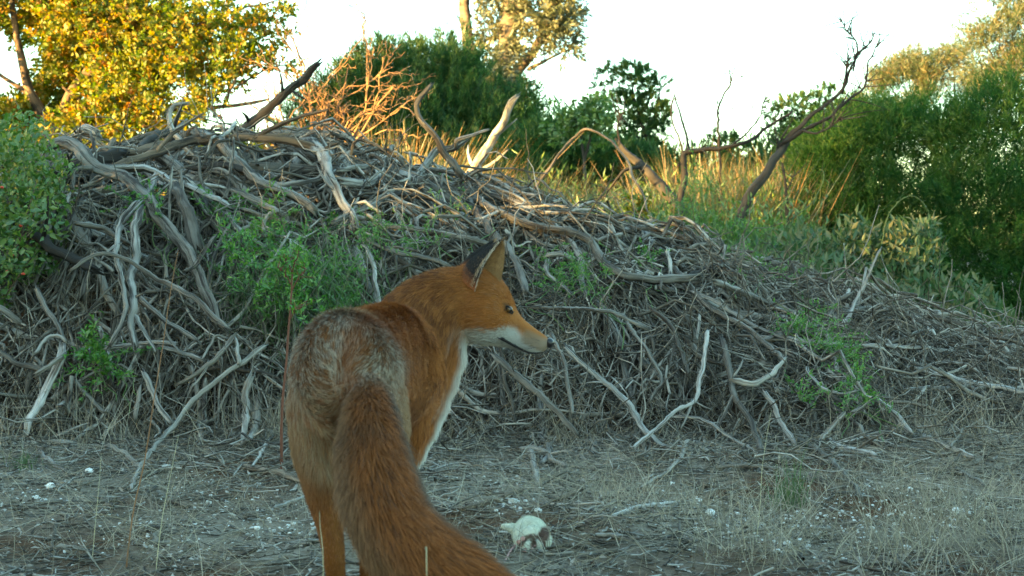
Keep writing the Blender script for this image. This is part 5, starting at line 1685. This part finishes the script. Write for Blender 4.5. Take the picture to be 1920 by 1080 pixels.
def skel(p):
    """weights of the body regions, flow and place along the region for each point"""
    fl = np.zeros_like(p)
    wreg = np.zeros((len(p), 7))
    vv = np.zeros((len(p), 7))
    for a in range(0, len(p), 20000):
        q = p[a:a + 20000]
        d = np.linalg.norm(q[:, None, :] - SKC[None], axis=2) / (SKR[None] + 0.004)
        w = np.exp(-(d ** 2) * 2.6) + 1e-12
        w /= w.sum(1, keepdims=True)
        fl[a:a + 20000] = w @ SKF
        for g in range(7):
            s = SKG == g
            ws = w[:, s]
            wreg[a:a + 20000, g] = ws.sum(1)
            vv[a:a + 20000, g] = (ws * SKV[s]).sum(1) / np.maximum(ws.sum(1), 1e-9)
    return unit(fl), wreg, vv


HF = unit(P(1030, 640, hdepth(1030)) - P(862, 560, hdepth(862)))    # the head's own axes
HS = unit(np.array([-0.10, 1.0, 0.0]))
HU = unit(np.cross(HS, HF) * -1)
if HU[2] < 0:
    HU = -HU
H0 = P(862, 560, hdepth(862))
C = lambda *a: np.array(a, float)
ORANGE, DEEP, TAN, GREY, PALE, BLACK, WHITE, BROWN = C(0.36, 0.145, 0.038), C(0.21, 0.075, 0.024), C(0.33, 0.215, 0.11), C(0.24, 0.195, 0.15), C(0.50, 0.42, 0.32), C(0.018, 0.016, 0.015), C(0.62, 0.62, 0.60), C(0.13, 0.07, 0.035)


def lerp(a, b, t):
    return a + (b - a) * np.clip(t, 0, 1)[:, None]


def cellrand(p, size, seed=0):
    q = np.floor(p / size + 0.35 * np.sin(p[:, [1, 2, 0]] / size * 1.7)).astype(np.int64)
    h = (q[:, 0] * 73856093) ^ (q[:, 1] * 19349663) ^ (q[:, 2] * 83492791) ^ (seed * 2654435)
    h = (h ^ (h >> 13)) * 1274126177
    return ((h ^ (h >> 16)) & 0xffff) / 65535.0


def fur_colour(p, n, wreg, vv, jitter):
    m = len(p)
    R = rng.random((m, 3)) if jitter else np.full((m, 3), 0.5)
    if jitter:
        R = np.stack([0.45 * R[:, 0] + 0.55 * cellrand(p, 0.0042, 1), 0.6 * R[:, 1] + 0.4 * cellrand(p, 0.006, 2), 0.5 * R[:, 2] + 0.5 * cellrand(p, 0.005, 3)], -1)
        R = np.clip((R - 0.5) * 1.3 + 0.5, 0, 1)
    full = lambda c: np.tile(c, (m, 1))
    # trunk
    v = vv[:, 0]
    patch = np.sin(p[:, 0] * 61 + p[:, 2] * 37) * np.sin(p[:, 2] * 73 - p[:, 0] * 29 + 1)
    pick = R[:, 0] + patch * 0.12
    griz = np.where((pick < 0.34)[:, None], PALE * 1.0, np.where((pick < 0.52)[:, None], GREY * 0.9, np.where((pick < 0.74)[:, None], BROWN * 1.4, ORANGE * 0.7)))
    tanhind = lerp(full(TAN), full(PALE * 0.9), R[:, 1] * 0.7)
    zrel = (p[:, 2] - 0.345) / 0.05
    tanhind = lerp(tanhind, full(DEEP * 1.2), (R[:, 2] < 0.34).astype(float) * 0.8)
    rump = lerp(tanhind, griz, zrel + 0.35 + 0.8 * patch * 0.4)
    # spine strip, redder
    spine_x = -0.2165 + (p[:, 1] - 1.6) * 0.13 + 0.022
    strip = np.exp(-((p[:, 0] - spine_x) / 0.017) ** 2) * smooth(0.27, 0.42, p[:, 2])
    rump = lerp(rump, full(DEEP * 1.15) * (0.6 + 0.8 * R[:, 1:2]), strip * 0.7)
    fore = full(ORANGE) * (0.78 + 0.45 * R[:, 1:2])
    fore = lerp(fore, full(DEEP * 0.8), (R[:, 2] < 0.28 + 0.2 * np.sin(p[:, 0] * 90) * np.sin(p[:, 2] * 80 + 1)).astype(float))
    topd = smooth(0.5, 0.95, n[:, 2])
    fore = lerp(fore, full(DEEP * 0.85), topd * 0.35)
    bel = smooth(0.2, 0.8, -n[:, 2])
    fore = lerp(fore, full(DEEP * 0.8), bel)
    trunk = lerp(rump, fore, smooth(0.30, 0.50, v + 0.10 * patch * 0.3))
    # neck
    neck = full(ORANGE * 0.80) * (0.68 + 0.55 * R[:, 1:2])
    lowp = np.sin(p[:, 0] * 130 + 1) * np.sin(p[:, 2] * 150 + p[:, 0] * 60)
    neck = lerp(neck, full(DEEP * 0.62), (R[:, 2] < 0.40 + 0.22 * lowp).astype(float))
    under = smooth(0.30, 0.62, n @ unit(C(0.95, 0.30, -0.45)) - 0.28) * smooth(-0.102, -0.088, p[:, 0])
    neck = lerp(neck, full(WHITE) * (0.8 + 0.25 * R[:, :1]), under)
    # chest: white front, orange side
    topz = smooth(0.34, 0.40, p[:, 2])
    front = smooth(0.52 - 0.25 * topz, 0.80 - 0.25 * topz, n @ unit(C(0.93, 0.42, -0.25)))
    chest = lerp(full(ORANGE) * (0.8 + 0.4 * R[:, 1:2]), full(WHITE) * (0.8 + 0.25 * R[:, :1]), front)
    # head, in its own axes (a forward, u up)
    a = (p - H0) @ HF
    u = (p - H0) @ HU
    hd = full(ORANGE * 0.92) * (0.75 + 0.5 * R[:, 1:2])
    hd = lerp(hd, full(PALE * 0.6), (R[:, 2] < 0.12).astype(float) * smooth(0.0, 0.05, a) * 0.5)
    cheek = np.interp(a, [-0.02, 0.02, 0.045, 0.070, 0.088, 0.102, 0.118, 0.135, 0.150, 0.165], [-0.056, -0.043, -0.032, -0.0215, -0.0075, -0.0040, -0.0105, -0.0085, -0.004, 0.002])
    wh = smooth(-0.006, 0.007, cheek - u + (R[:, 0] - 0.5) * 0.016)
    back = smooth(0.075, 0.02, a)
    whc = lerp(full(WHITE) * (0.58 + 0.3 * R[:, :1]), full(PALE * 0.8) * (0.7 + 0.5 * R[:, :1]), back * 0.6)
    mott = smooth(0.3, 0.6, np.sin(p[:, 0] * 420 + p[:, 2] * 260) * np.sin(p[:, 2] * 520 - p[:, 0] * 150)) * smooth(0.085, 0.06, a)
    whc = lerp(whc, full(GREY * 0.8), mott * 0.6)
    hd = lerp(hd, whc, wh)
    # greyish muzzle side
    muz = smooth(0.112, 0.128, a) * smooth(0.006, -0.003, u) * smooth(-0.024, -0.018, u)
    hd = lerp(hd, lerp(full(TAN * 0.8), full(GREY * 0.9), R[:, 0]), np.clip(muz * 1.1, 0, 0.85))
    # dark flash before the eye and around it
    EYE = ((P(951, 579, 2.2) - H0) @ HF, (P(951, 579, 2.2) - H0) @ HU)
    rr = np.sqrt(((a - EYE[0]) / 0.0088) ** 2 + ((u - EYE[1] + 0.35 * (a - EYE[0])) / 0.0050) ** 2)
    hd = lerp(hd, full(BLACK * 1.6), smooth(1.35, 0.75, rr))
    ea, eu = a - EYE[0], u - EYE[1]
    fl = np.exp(-((ea - 0.030) / 0.016) ** 2 - ((eu + 0.013 + 0.15 * ea) / 0.0055) ** 2)
    hd = lerp(hd, full(BROWN * 0.8), fl * 0.4)
    cols = [trunk, neck, chest, hd]
    # legs
    v = vv[:, 4]
    hl = lerp(lerp(full(TAN), full(BROWN * 1.5), R[:, 0] * 0.9), full(ORANGE * 0.62) * (0.6 + 0.7 * R[:, 1:2]), smooth(0.12, 0.36, v))
    hl = lerp(hl, full(BROWN * 0.8), smooth(0.66, 0.85, v) * 0.6)
    cols.append(hl)
    # tail
    v = vv[:, 5]
    tc_ = lerp(full(ORANGE * 0.80), full(DEEP), 0.5 * np.ones(m)) * (0.65 + 0.6 * R[:, 1:2])
    tc_ = lerp(tc_, full(BLACK * 2), (R[:, 2] < 0.16).astype(float) * 0.7)
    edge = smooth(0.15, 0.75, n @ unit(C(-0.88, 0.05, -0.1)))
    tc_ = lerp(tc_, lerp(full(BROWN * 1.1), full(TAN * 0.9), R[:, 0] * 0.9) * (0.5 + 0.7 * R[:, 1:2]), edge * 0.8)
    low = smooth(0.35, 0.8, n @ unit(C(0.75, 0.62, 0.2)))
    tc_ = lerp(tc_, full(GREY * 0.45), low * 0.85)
    tc_ = lerp(tc_, full(DEEP), smooth(0.14, 0.0, v) * 0.6)
    spot = np.exp(-np.sum((p - P(684, 806, 1.515)) ** 2, 1) / 0.015 ** 2)
    tc_ = lerp(tc_, full(BROWN * 0.6), np.clip(spot * 1.0, 0, 1) * (0.5 + 0.5 * R[:, 0]))
    tc_ = lerp(tc_, full(WHITE), smooth(0.93, 0.98, v))
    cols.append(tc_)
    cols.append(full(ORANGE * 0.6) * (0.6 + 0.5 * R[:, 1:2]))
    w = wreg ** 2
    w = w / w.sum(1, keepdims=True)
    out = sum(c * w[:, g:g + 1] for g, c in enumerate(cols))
    return np.clip(out, 0.008, 0.85)


fl0, wr0, vv0 = skel(FV)
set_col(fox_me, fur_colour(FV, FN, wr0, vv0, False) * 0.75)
M['skin'] = mat_attr('undercoat', 0.8, 0.1)
M['fur'] = mat_attr('fur', 0.55, 0.25)
fox = bpy.data.objects.new('fox', fox_me)
fox_me.materials.clear()
fox_me.materials.append(M['skin'])
COL.objects.link(fox)
tag(fox, 'red fox standing with its back to us, head turned to the right', 'fox')


def fur(n_hair, me_arr, name, parent, lenf, lift, rootr, colf, skelf, K=5, mask=None, curl=0.12, clump=0.3):
    V, Nn, T_ = me_arr
    tri = V[T_]
    ar = np.linalg.norm(np.cross(tri[:, 1] - tri[:, 0], tri[:, 2] - tri[:, 0]), axis=1)
    k = rng.choice(len(T_), n_hair, p=ar / ar.sum())
    b1, b2 = rng.random(n_hair), rng.random(n_hair)
    s = b1 + b2 > 1
    b1[s], b2[s] = 1 - b1[s], 1 - b2[s]
    w = np.stack([1 - b1 - b2, b1, b2], -1)
    p = (V[T_[k]] * w[..., None]).sum(1)
    n = unit((Nn[T_[k]] * w[..., None]).sum(1))
    fl, wr, vv = skelf(p)
    if mask is not None:
        kp = mask(p, wr, vv)
        p, n, fl, wr, vv = p[kp], n[kp], fl[kp], wr[kp], vv[kp]
    m = len(p)
    L = lenf(p, n, wr, vv) * rng.uniform(0.7, 1.2, m)
    lf = lift(p, n, wr, vv)
    fl = fl + (0, 0, -0.25)
    f = unit(fl - n * np.sum(fl * n, 1, keepdims=True))
    # tuft-wise disorder so the coat has locks
    ph = np.stack([np.sin(p[:, 0] * 90 + p[:, 2] * 130), np.sin(p[:, 1] * 110 + p[:, 0] * 70 + 1), np.sin(p[:, 2] * 120 - p[:, 1] * 80 + 2)], -1)
    d = unit(f + n * lf[:, None] + ph * clump * 0.3 + rng.normal(size=(m, 3)) * curl)
    t = np.linspace(0, 1, K)
    end = unit(d + f * 0.7 + (0, 0, -0.15))
    pts = p[:, None, :] - n[:, None, :] * 0.0008 + d[:, None, :] * (L[:, None] * t)[..., None] + (end - d)[:, None, :] * (L[:, None] * t ** 2 * 0.5)[..., None]
    r = rootr(wr)[:, None] * np.array([1.0, 1.0, 0.85, 0.6, 0.15])[None, :K]
    cd = bpy.data.hair_curves.new(name)
    cd.add_curves([K] * m)
    cd.attributes['position'].data.foreach_set('vector', pts.astype(np.float32).ravel())
    ra = cd.attributes.get('radius') or cd.attributes.new('radius', 'FLOAT', 'POINT')
    ra.data.foreach_set('value', r.astype(np.float32).ravel())
    c = colf(p, n, wr, vv)
    c4 = np.ones((m, K, 4), np.float32)
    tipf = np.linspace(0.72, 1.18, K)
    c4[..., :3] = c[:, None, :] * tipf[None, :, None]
    ca = cd.attributes.new('col', 'FLOAT_COLOR', 'POINT')
    ca.data.foreach_set('color', c4.ravel())
    cd.materials.append(M['fur'])
    o = bpy.data.objects.new(name, cd)
    COL.objects.link(o)
    o.parent = parent
    return o


#            trunk  neck   chest  head   hind   tail   fore
LEN = np.array([0.021, 0.022, 0.020, 0.0085, 0.013, 0.030, 0.010])
LIFT = np.array([0.42, 0.42, 0.40, 0.32, 0.32, 0.48, 0.3])
RAD = np.array([0.00024, 0.00024, 0.00024, 0.00018, 0.00022, 0.00026, 0.00022])


def flen(p, n, wr, vv):
    L = wr @ LEN
    a = (p - H0) @ HF
    h = wr[:, 3] > 0.4
    k = np.interp(a, [0.0, 0.05, 0.09, 0.12, 0.18], [2.0, 1.4, 0.8, 0.42, 0.25])
    L = np.where(h, 0.0085 * k, L)
    lg = wr[:, 4] * smooth(0.1, 0.6, vv[:, 4])
    return L * (1 - 0.55 * lg)


def notface(p, wr, vv):
    # keep the eye, the nose leather and the lip line free of hair
    a = (p - H0) @ HF
    u = (p - H0) @ HU
    e = P(951, 579, 2.2)
    ea, eu = (e - H0) @ HF, (e - H0) @ HU
    k = ((a - ea) / 0.0056) ** 2 + ((u - eu + (a - ea) * 0.4) / 0.0030) ** 2 > 1
    k &= ~((wr[:, 3] > 0.4) & (a > 0.178))
    k &= p[:, 2] > 0.05
    return k


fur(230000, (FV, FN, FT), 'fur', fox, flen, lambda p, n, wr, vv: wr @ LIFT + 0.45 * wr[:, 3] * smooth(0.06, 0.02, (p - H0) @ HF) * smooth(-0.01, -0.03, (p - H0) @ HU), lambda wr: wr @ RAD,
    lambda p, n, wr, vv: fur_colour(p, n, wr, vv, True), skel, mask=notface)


# ears
def ear(near, name='ear'):
    n = 12
    m = 13
    rows = []
    for v in np.linspace(0, 1, n):
        tip = P(942, 448, 2.165)
        def q(a, b_, c, t):
            return a * (1 - t) ** 2 + b_ * 2 * t * (1 - t) + c * t * t
        Np = q(P(889, 546, 2.128), P(899, 492, 2.120), tip, v)
        Fp = q(P(937, 528, 2.180), P(949, 478, 2.182), tip, v)
        Bp = q(P(812, 486, 2.235), P(858, 458, 2.215), tip, v)
        row = []
        for s in np.linspace(0, 1, m):
            row.append(q(Np, Bp, Fp, s))
        rows.append(row)
    v = np.array(rows)
    if not near:
        c = v - H0
        dd = c @ HS
        v = v - 2 * (dd[..., None] - 0.004) * HS
        v = v + HF * -0.006 - HU * 0.004
    me = bpy.data.meshes.new('ear')
    inner = v.copy()
    # inner surface is a little inside the outer one
    cen = v.mean(1, keepdims=True)
    wgt = np.sin(np.linspace(0, np.pi, m))[None, :, None] * 0.6 + 0.4
    inner = v + unit(v[:, [0], :] * 0.5 + v[:, [-1], :] * 0.5 - v[:, [m // 2], :] + 1e-6) * 0.0032 * wgt
    allv = np.concatenate([v.reshape(-1, 3), inner.reshape(-1, 3)])
    idx = np.arange(n * m).reshape(n, m)
    q1 = np.stack([idx[:-1, :-1], idx[:-1, 1:], idx[1:, 1:], idx[1:, :-1]], -1).reshape(-1, 4)
    q2 = q1[:, ::-1] + n * m
    e1 = [(idx[i + 1, 0], idx[i + 1, 0] + n * m, idx[i, 0] + n * m, idx[i, 0]) for i in range(n - 1)]
    e2 = [(idx[i, -1], idx[i, -1] + n * m, idx[i + 1, -1] + n * m, idx[i + 1, -1]) for i in range(n - 1)]
    fs = [tuple(int(x) for x in f) for f in list(q1) + list(q2) + e1 + e2]
    me.from_pydata([tuple(x) for x in allv], [], fs)
    me.polygons.foreach_set('use_smooth', np.ones(len(fs), bool))
    me.update()
    # colours: black back towards the tip, orange at its root, pale inside with a cream rim
    vv_ = np.repeat(np.linspace(0, 1, n), m)
    ss = np.tile(np.linspace(0, 1, m), n)
    outc = lerp(np.tile(DEEP * 1.2, (n * m, 1)), np.tile(BLACK * 0.7, (n * m, 1)), smooth(0.12, 0.42, vv_ + 0.15 * (1 - ss)))
    outc = lerp(outc, np.tile(TAN * 0.8, (n * m, 1)), smooth(0.86, 1.0, ss))
    inc = lerp(np.tile(C(0.40, 0.25, 0.12), (n * m, 1)) * rng.uniform(0.8, 1.15, (n * m, 1)), np.tile(PALE * 0.9, (n * m, 1)), smooth(0.16, 0.0, ss))
    inc = lerp(inc, np.tile(BROWN * 0.5, (n * m, 1)), smooth(0.32, 0.0, vv_) * smooth(0.9, 0.5, ss) * smooth(0.05, 0.2, ss))
    cc = np.concatenate([outc, inc])
    set_col(me, cc)
    me.materials.append(M['skin'])
    o = bpy.data.objects.new(name, me)
    COL.objects.link(o)
    o.parent = fox
    o['label'] = 'black backed ear turned towards us' if near else 'far ear hidden behind the near one'
    V, Nn, T_ = mesh_arrays(me)
    nv = n * m
    tipd = unit(P(942, 448, 2.165) - P(880, 520, 2.19))
    vmap = np.concatenate([vv_, vv_])

    def sk_(p):
        fl = np.tile(tipd, (len(p), 1))
        return fl, np.zeros((len(p), 7)), np.zeros((len(p), 7))

    tree_v = V

    def colf(p, n_, wr, v_):
        out = np.zeros((len(p), 3))
        for a in range(0, len(p), 4000):
            d = ((p[a:a + 4000, None] - tree_v[None]) ** 2).sum(2) + 4e-4 * (1 - n_[a:a + 4000] @ Nn.T)
            out[a:a + 4000] = cc[d.argmin(1)]
        return out * rng.uniform(0.6, 1.35, (len(p), 1))
    fur(8500, (V, Nn, T_), 'ear_fur', o, lambda p, n_, wr, v_: 0.0035 + 0.005 * rng.random(len(p)) ** 2, lambda p, n_, wr, v_: np.full(len(p), 0.3), lambda wr: np.full(len(wr), 0.00022), colf, sk_)


ear(True)
ear(False)


# eyes
def ball(c, r, ax=None, sc=(1, 1, 1), la=14, lo=20):
    v = []
    for i in range(la + 1):
        for j in range(lo):
            th, ph = math.pi * i / la, 2 * math.pi * j / lo
            v.append((math.sin(th) * math.cos(ph) * sc[0], math.sin(th) * math.sin(ph) * sc[1], math.cos(th) * sc[2]))
    v = np.array(v) * r
    if ax is not None:
        v = v @ np.array(ax)
    q = [(i * lo + j, (i + 1) * lo + j, (i + 1) * lo + (j + 1) % lo, i * lo + (j + 1) % lo) for i in range(la) for j in range(lo)]
    return v + c, np.array(q)


M['eye'] = mat_plain('brown_eye', (0.09, 0.05, 0.018), 0.15, 0.6)
M['pupil'] = mat_plain('pupil', (0.006, 0.006, 0.006), 0.16, 0.6)
M['nose'] = mat_plain('nose_leather', (0.012, 0.012, 0.014), 0.32, 0.5, 0.3, 300)
M['lip'] = mat_plain('black_lip', (0.012, 0.010, 0.010), 0.6, 0.2)


def surf_y(px, py, near=True, out=0.0):
    """point of the coat surface seen through this place of the head, near or far side"""
    p = P(px, py, hdepth(px))
    a, u = (p - H0) @ HF, (p - H0) @ HU
    va, vu = (FV - H0) @ HF, (FV - H0) @ HU
    dd = (va - a) ** 2 + (vu - u) ** 2
    s = (FV - H0) @ HS
    ok = np.argsort(dd)[:40]
    sv = s[ok].min() if near else s[ok].max()
    return H0 + HF * a + HU * u + HS * (sv + (-out if near else out))


for near in (True, False):
    e = surf_y(951, 579, near, -0.0043)
    v, q = ball(e, 0.0056)
    mb = MB()
    mb.add(v, q=q)
    eo = mb.build('eye', M['eye'], fox)
    dirn = unit(HS * (-1 if near else 1) + HF * 0.35)
    v, q = ball(e + dirn * 0.0037, 0.0024, sc=(0.75, 1, 1.25))
    mb = MB()
    mb.add(v, q=q)
    mb.build('pupil', M['pupil'], eo)
    # eyelid rim
    mb = MB()
    th = np.linspace(0, 2 * np.pi, 22)
    rim = e + HF * (np.cos(th) * 0.0066)[:, None] + HU * (np.sin(th) * 0.0029 - np.cos(th) * 0.0026)[:, None] + (HS * (-1 if near else 1)) * (0.0034 + 0.001 * np.cos(th))[:, None]
    rough_tube(mb, rim, np.full(22, 0.0013), 6, 0.02)
    mb.build('eyelid', M['lip'], eo)
    # lip line
    lip = np.array([surf_y(x, y, near, 0.0012) for x, y in [(936, 632), (948, 639), (962, 647), (976, 654), (990, 660), (1004, 661), (1014, 660)]])
    mb = MB()
    rough_tube(mb, resample(lip, 24), np.linspace(0.0027, 0.0012, 24), 6, 0.05)
    mb.build('lip', M['lip'], fox)
    # whiskers
    mb = MB()
    for k in range(9):
        b0 = surf_y(1004 + rng.uniform(-8, 8), 644 + rng.uniform(-7, 8), near)
        d0 = unit(HS * (-0.9 if near else 0.9) - HF * 0.7 + rdir(1)[0] * 0.35)
        L = rng.uniform(0.03, 0.055)
        s = np.linspace(0, 1, 7)[:, None]
        tubes(mb, (b0 + d0 * L * s - HF * L * 0.3 * s ** 2 - C(0, 0, 0.25) * L * s ** 2)[None], np.linspace(0.00024, 0.00006, 7)[None], 3)
    o = mb.build('whiskers', M['lip'], fox)
nz = P(1030, 643, hdepth(1030))
v, q = ball(np.zeros(3), 0.0102, sc=(0.85, 1.05, 0.85))
v = v[:, [0]] * HF + v[:, [1]] * HS + v[:, [2]] * HU + nz
# nostrils
for sgn in (-1, 1):
    c = nz + HF * 0.0062 + HS * sgn * 0.0048 - HU * 0.0005
    dd = np.linalg.norm(v - c, axis=1)
    v = v - HF * (np.exp(-(dd / 0.0026) ** 2) * 0.003)[:, None]
mb = MB()
mb.add(v, q=q)
mb.build('nose', M['nose'], fox)

# ------------------------------------------------------------------ the dead rodent
RD = 2.36
rr_ = {}


def rod(name, pts, w, h, ref=YV):
    rr_[name] = path_rings([P(p[0], p[1] + 6, p[2]) for p in pts], w, h, ref, 3)


rod('body', [(976, 1024, RD - 0.03), (972, 1008, RD - 0.02), (975, 990, RD), (988, 978, RD + 0.01), (1004, 983, RD + 0.01), (1014, 996, RD), (1020, 1010, RD - 0.02), (1016, 1024, RD - 0.03)],
    [0.006, 0.012, 0.017, 0.020, 0.021, 0.019, 0.015, 0.008], [0.004, 0.008, 0.0125, 0.015, 0.0155, 0.014, 0.011, 0.006])
rod('belly', [(984, 1018, RD - 0.02), (988, 1004, RD - 0.015), (994, 994, RD - 0.01), (1002, 988, RD)], [0.016, 0.022, 0.022, 0.016], [0.012, 0.016, 0.015, 0.011])
rod('thigh', [(1008, 1026, RD - 0.035), (1012, 1018, RD - 0.035), (1022, 1010, RD - 0.03), (1030, 1000, RD - 0.02)], [0.006, 0.010, 0.010, 0.005], [0.007, 0.011, 0.011, 0.005])
rod('head', [(1000, 1030, RD - 0.045), (992, 1022, RD - 0.045), (984, 1016, RD - 0.04), (978, 1012, RD - 0.03)], [0.004, 0.009, 0.010, 0.006], [0.004, 0.009, 0.010, 0.006])
rod('neckroot', [(940, 979, RD + 0.02), (952, 982, RD + 0.015), (966, 986, RD + 0.01), (978, 990, RD)], [0.003, 0.007, 0.011, 0.014], [0.003, 0.0062, 0.0095, 0.011])
rat_me = remeshed(list(rr_.values()), 0.0017, 3, 'dead_rodent')
RV, RN, RT = mesh_arrays(rat_me)
uR = unit(P(1000, 1000, RD))
px_ = 960 + RV[:, 0] / RV[:, 1] * FPX
pz_ = RV[:, 2]


def rat_col(p):
    X = (p[:, 0] - P(960, 1000, RD)[0]) / RD * FPX + 960
    Z = 540 - 0 * X
    Yp = 999 - (p[:, 2] - P(960, 1000, RD)[2]) / RD * FPX
    m = len(p)
    col = np.tile(C(0.66, 0.68, 0.58), (m, 1)) * (0.88 + 0.16 * cellrand(p, 0.005, 5))[:, None]
    Xc = X
    band = np.abs(np.sqrt(((Xc - 998) / 25.0) ** 2 + ((Yp - 1022) / 26.0) ** 2) - 1)
    br = smooth(0.20, 0.10, band) * (Yp < 1026) * (Xc < 1022)
    br = np.maximum(br, smooth(12, 8, np.sqrt(((Xc - 1018) / 1.1) ** 2 + ((Yp - 995) * 1.0) ** 2)))
    br = np.maximum(br, smooth(8, 5, np.sqrt((Xc - 999) ** 2 + ((Yp - 1008) * 0.8) ** 2)))
    col = lerp(col, np.tile(C(0.13, 0.085, 0.065), (m, 1)), br)
    return col


set_col(rat_me, rat_col(RV))
rat_me.materials.clear()
rat_me.materials.append(M['skin'])
rat = bpy.data.objects.new('dead_rodent', rat_me)
COL.objects.link(rat)
tag(rat, 'small dead white and brown rodent lying curled beside the fox tail', 'rodent')


def rat_sk(p):
    return np.tile(unit(C(0.4, -0.5, -0.5)), (len(p), 1)), np.zeros((len(p), 7)), np.zeros((len(p), 7))


fur(16000, (RV, RN, RT), 'fur', rat, lambda p, n, wr, vv: np.full(len(p), 0.0055), lambda p, n, wr, vv: np.full(len(p), 0.5), lambda wr: np.full(len(wr), 0.00014),
    lambda p, n, wr, vv: rat_col(p) * rng.uniform(0.8, 1.12, (len(p), 1)), rat_sk, curl=0.2)
M['pink'] = mat_plain('pink_skin', (0.42, 0.24, 0.22), 0.5, 0.4)


def gp(px, py, h=0.004):
    dd = CAM_H * FPX / (py - 480.0)
    p = P(px, py, dd)
    p[2] = gz(p[0], p[1]) + h
    return p


tp = [P(974, 1018, RD - 0.035), gp(968, 1036, 0.006), gp(958, 1044, 0.004), gp(950, 1056, 0.004), gp(944, 1066, 0.003)]
mb = MB()
rough_tube(mb, resample(tp, 22), np.linspace(0.0026, 0.0009, 22), 7, 0.05)
mb.build('tail', M['pink'], rat)
for (a, b_) in [((985, 1026), (984, 1040)), ((994, 1028), (997, 1042)), ((1004, 1024), (1008, 1034))]:
    mb = MB()
    p0 = P(a[0], a[1], RD - 0.04)
    p1 = gp(b_[0], b_[1] + 4, 0.003)
    rough_tube(mb, resample([p0, (p0 + p1) / 2 + (0.002, 0, 0.002), p1], 10), np.linspace(0.0028, 0.0016, 10), 6, 0.05)
    for k in range(4):
        d_ = unit(C(-0.6 + 0.4 * k, -0.8, -0.1))
        rough_tube(mb, p1 + d_ * np.linspace(0, 0.007, 5)[:, None], np.linspace(0.0010, 0.0005, 5), 5, 0.05)
    mb.build('paw', M['pink'], rat)
for (a, r) in [((980, 1010), 0.0042), ((972, 1016), 0.0036)]:
    v, q = ball(P(a[0], a[1], RD - 0.05), r, sc=(1, 0.35, 1))
    mb = MB()
    mb.add(v, q=q)
    mb.build('ear', M['pink'], rat)
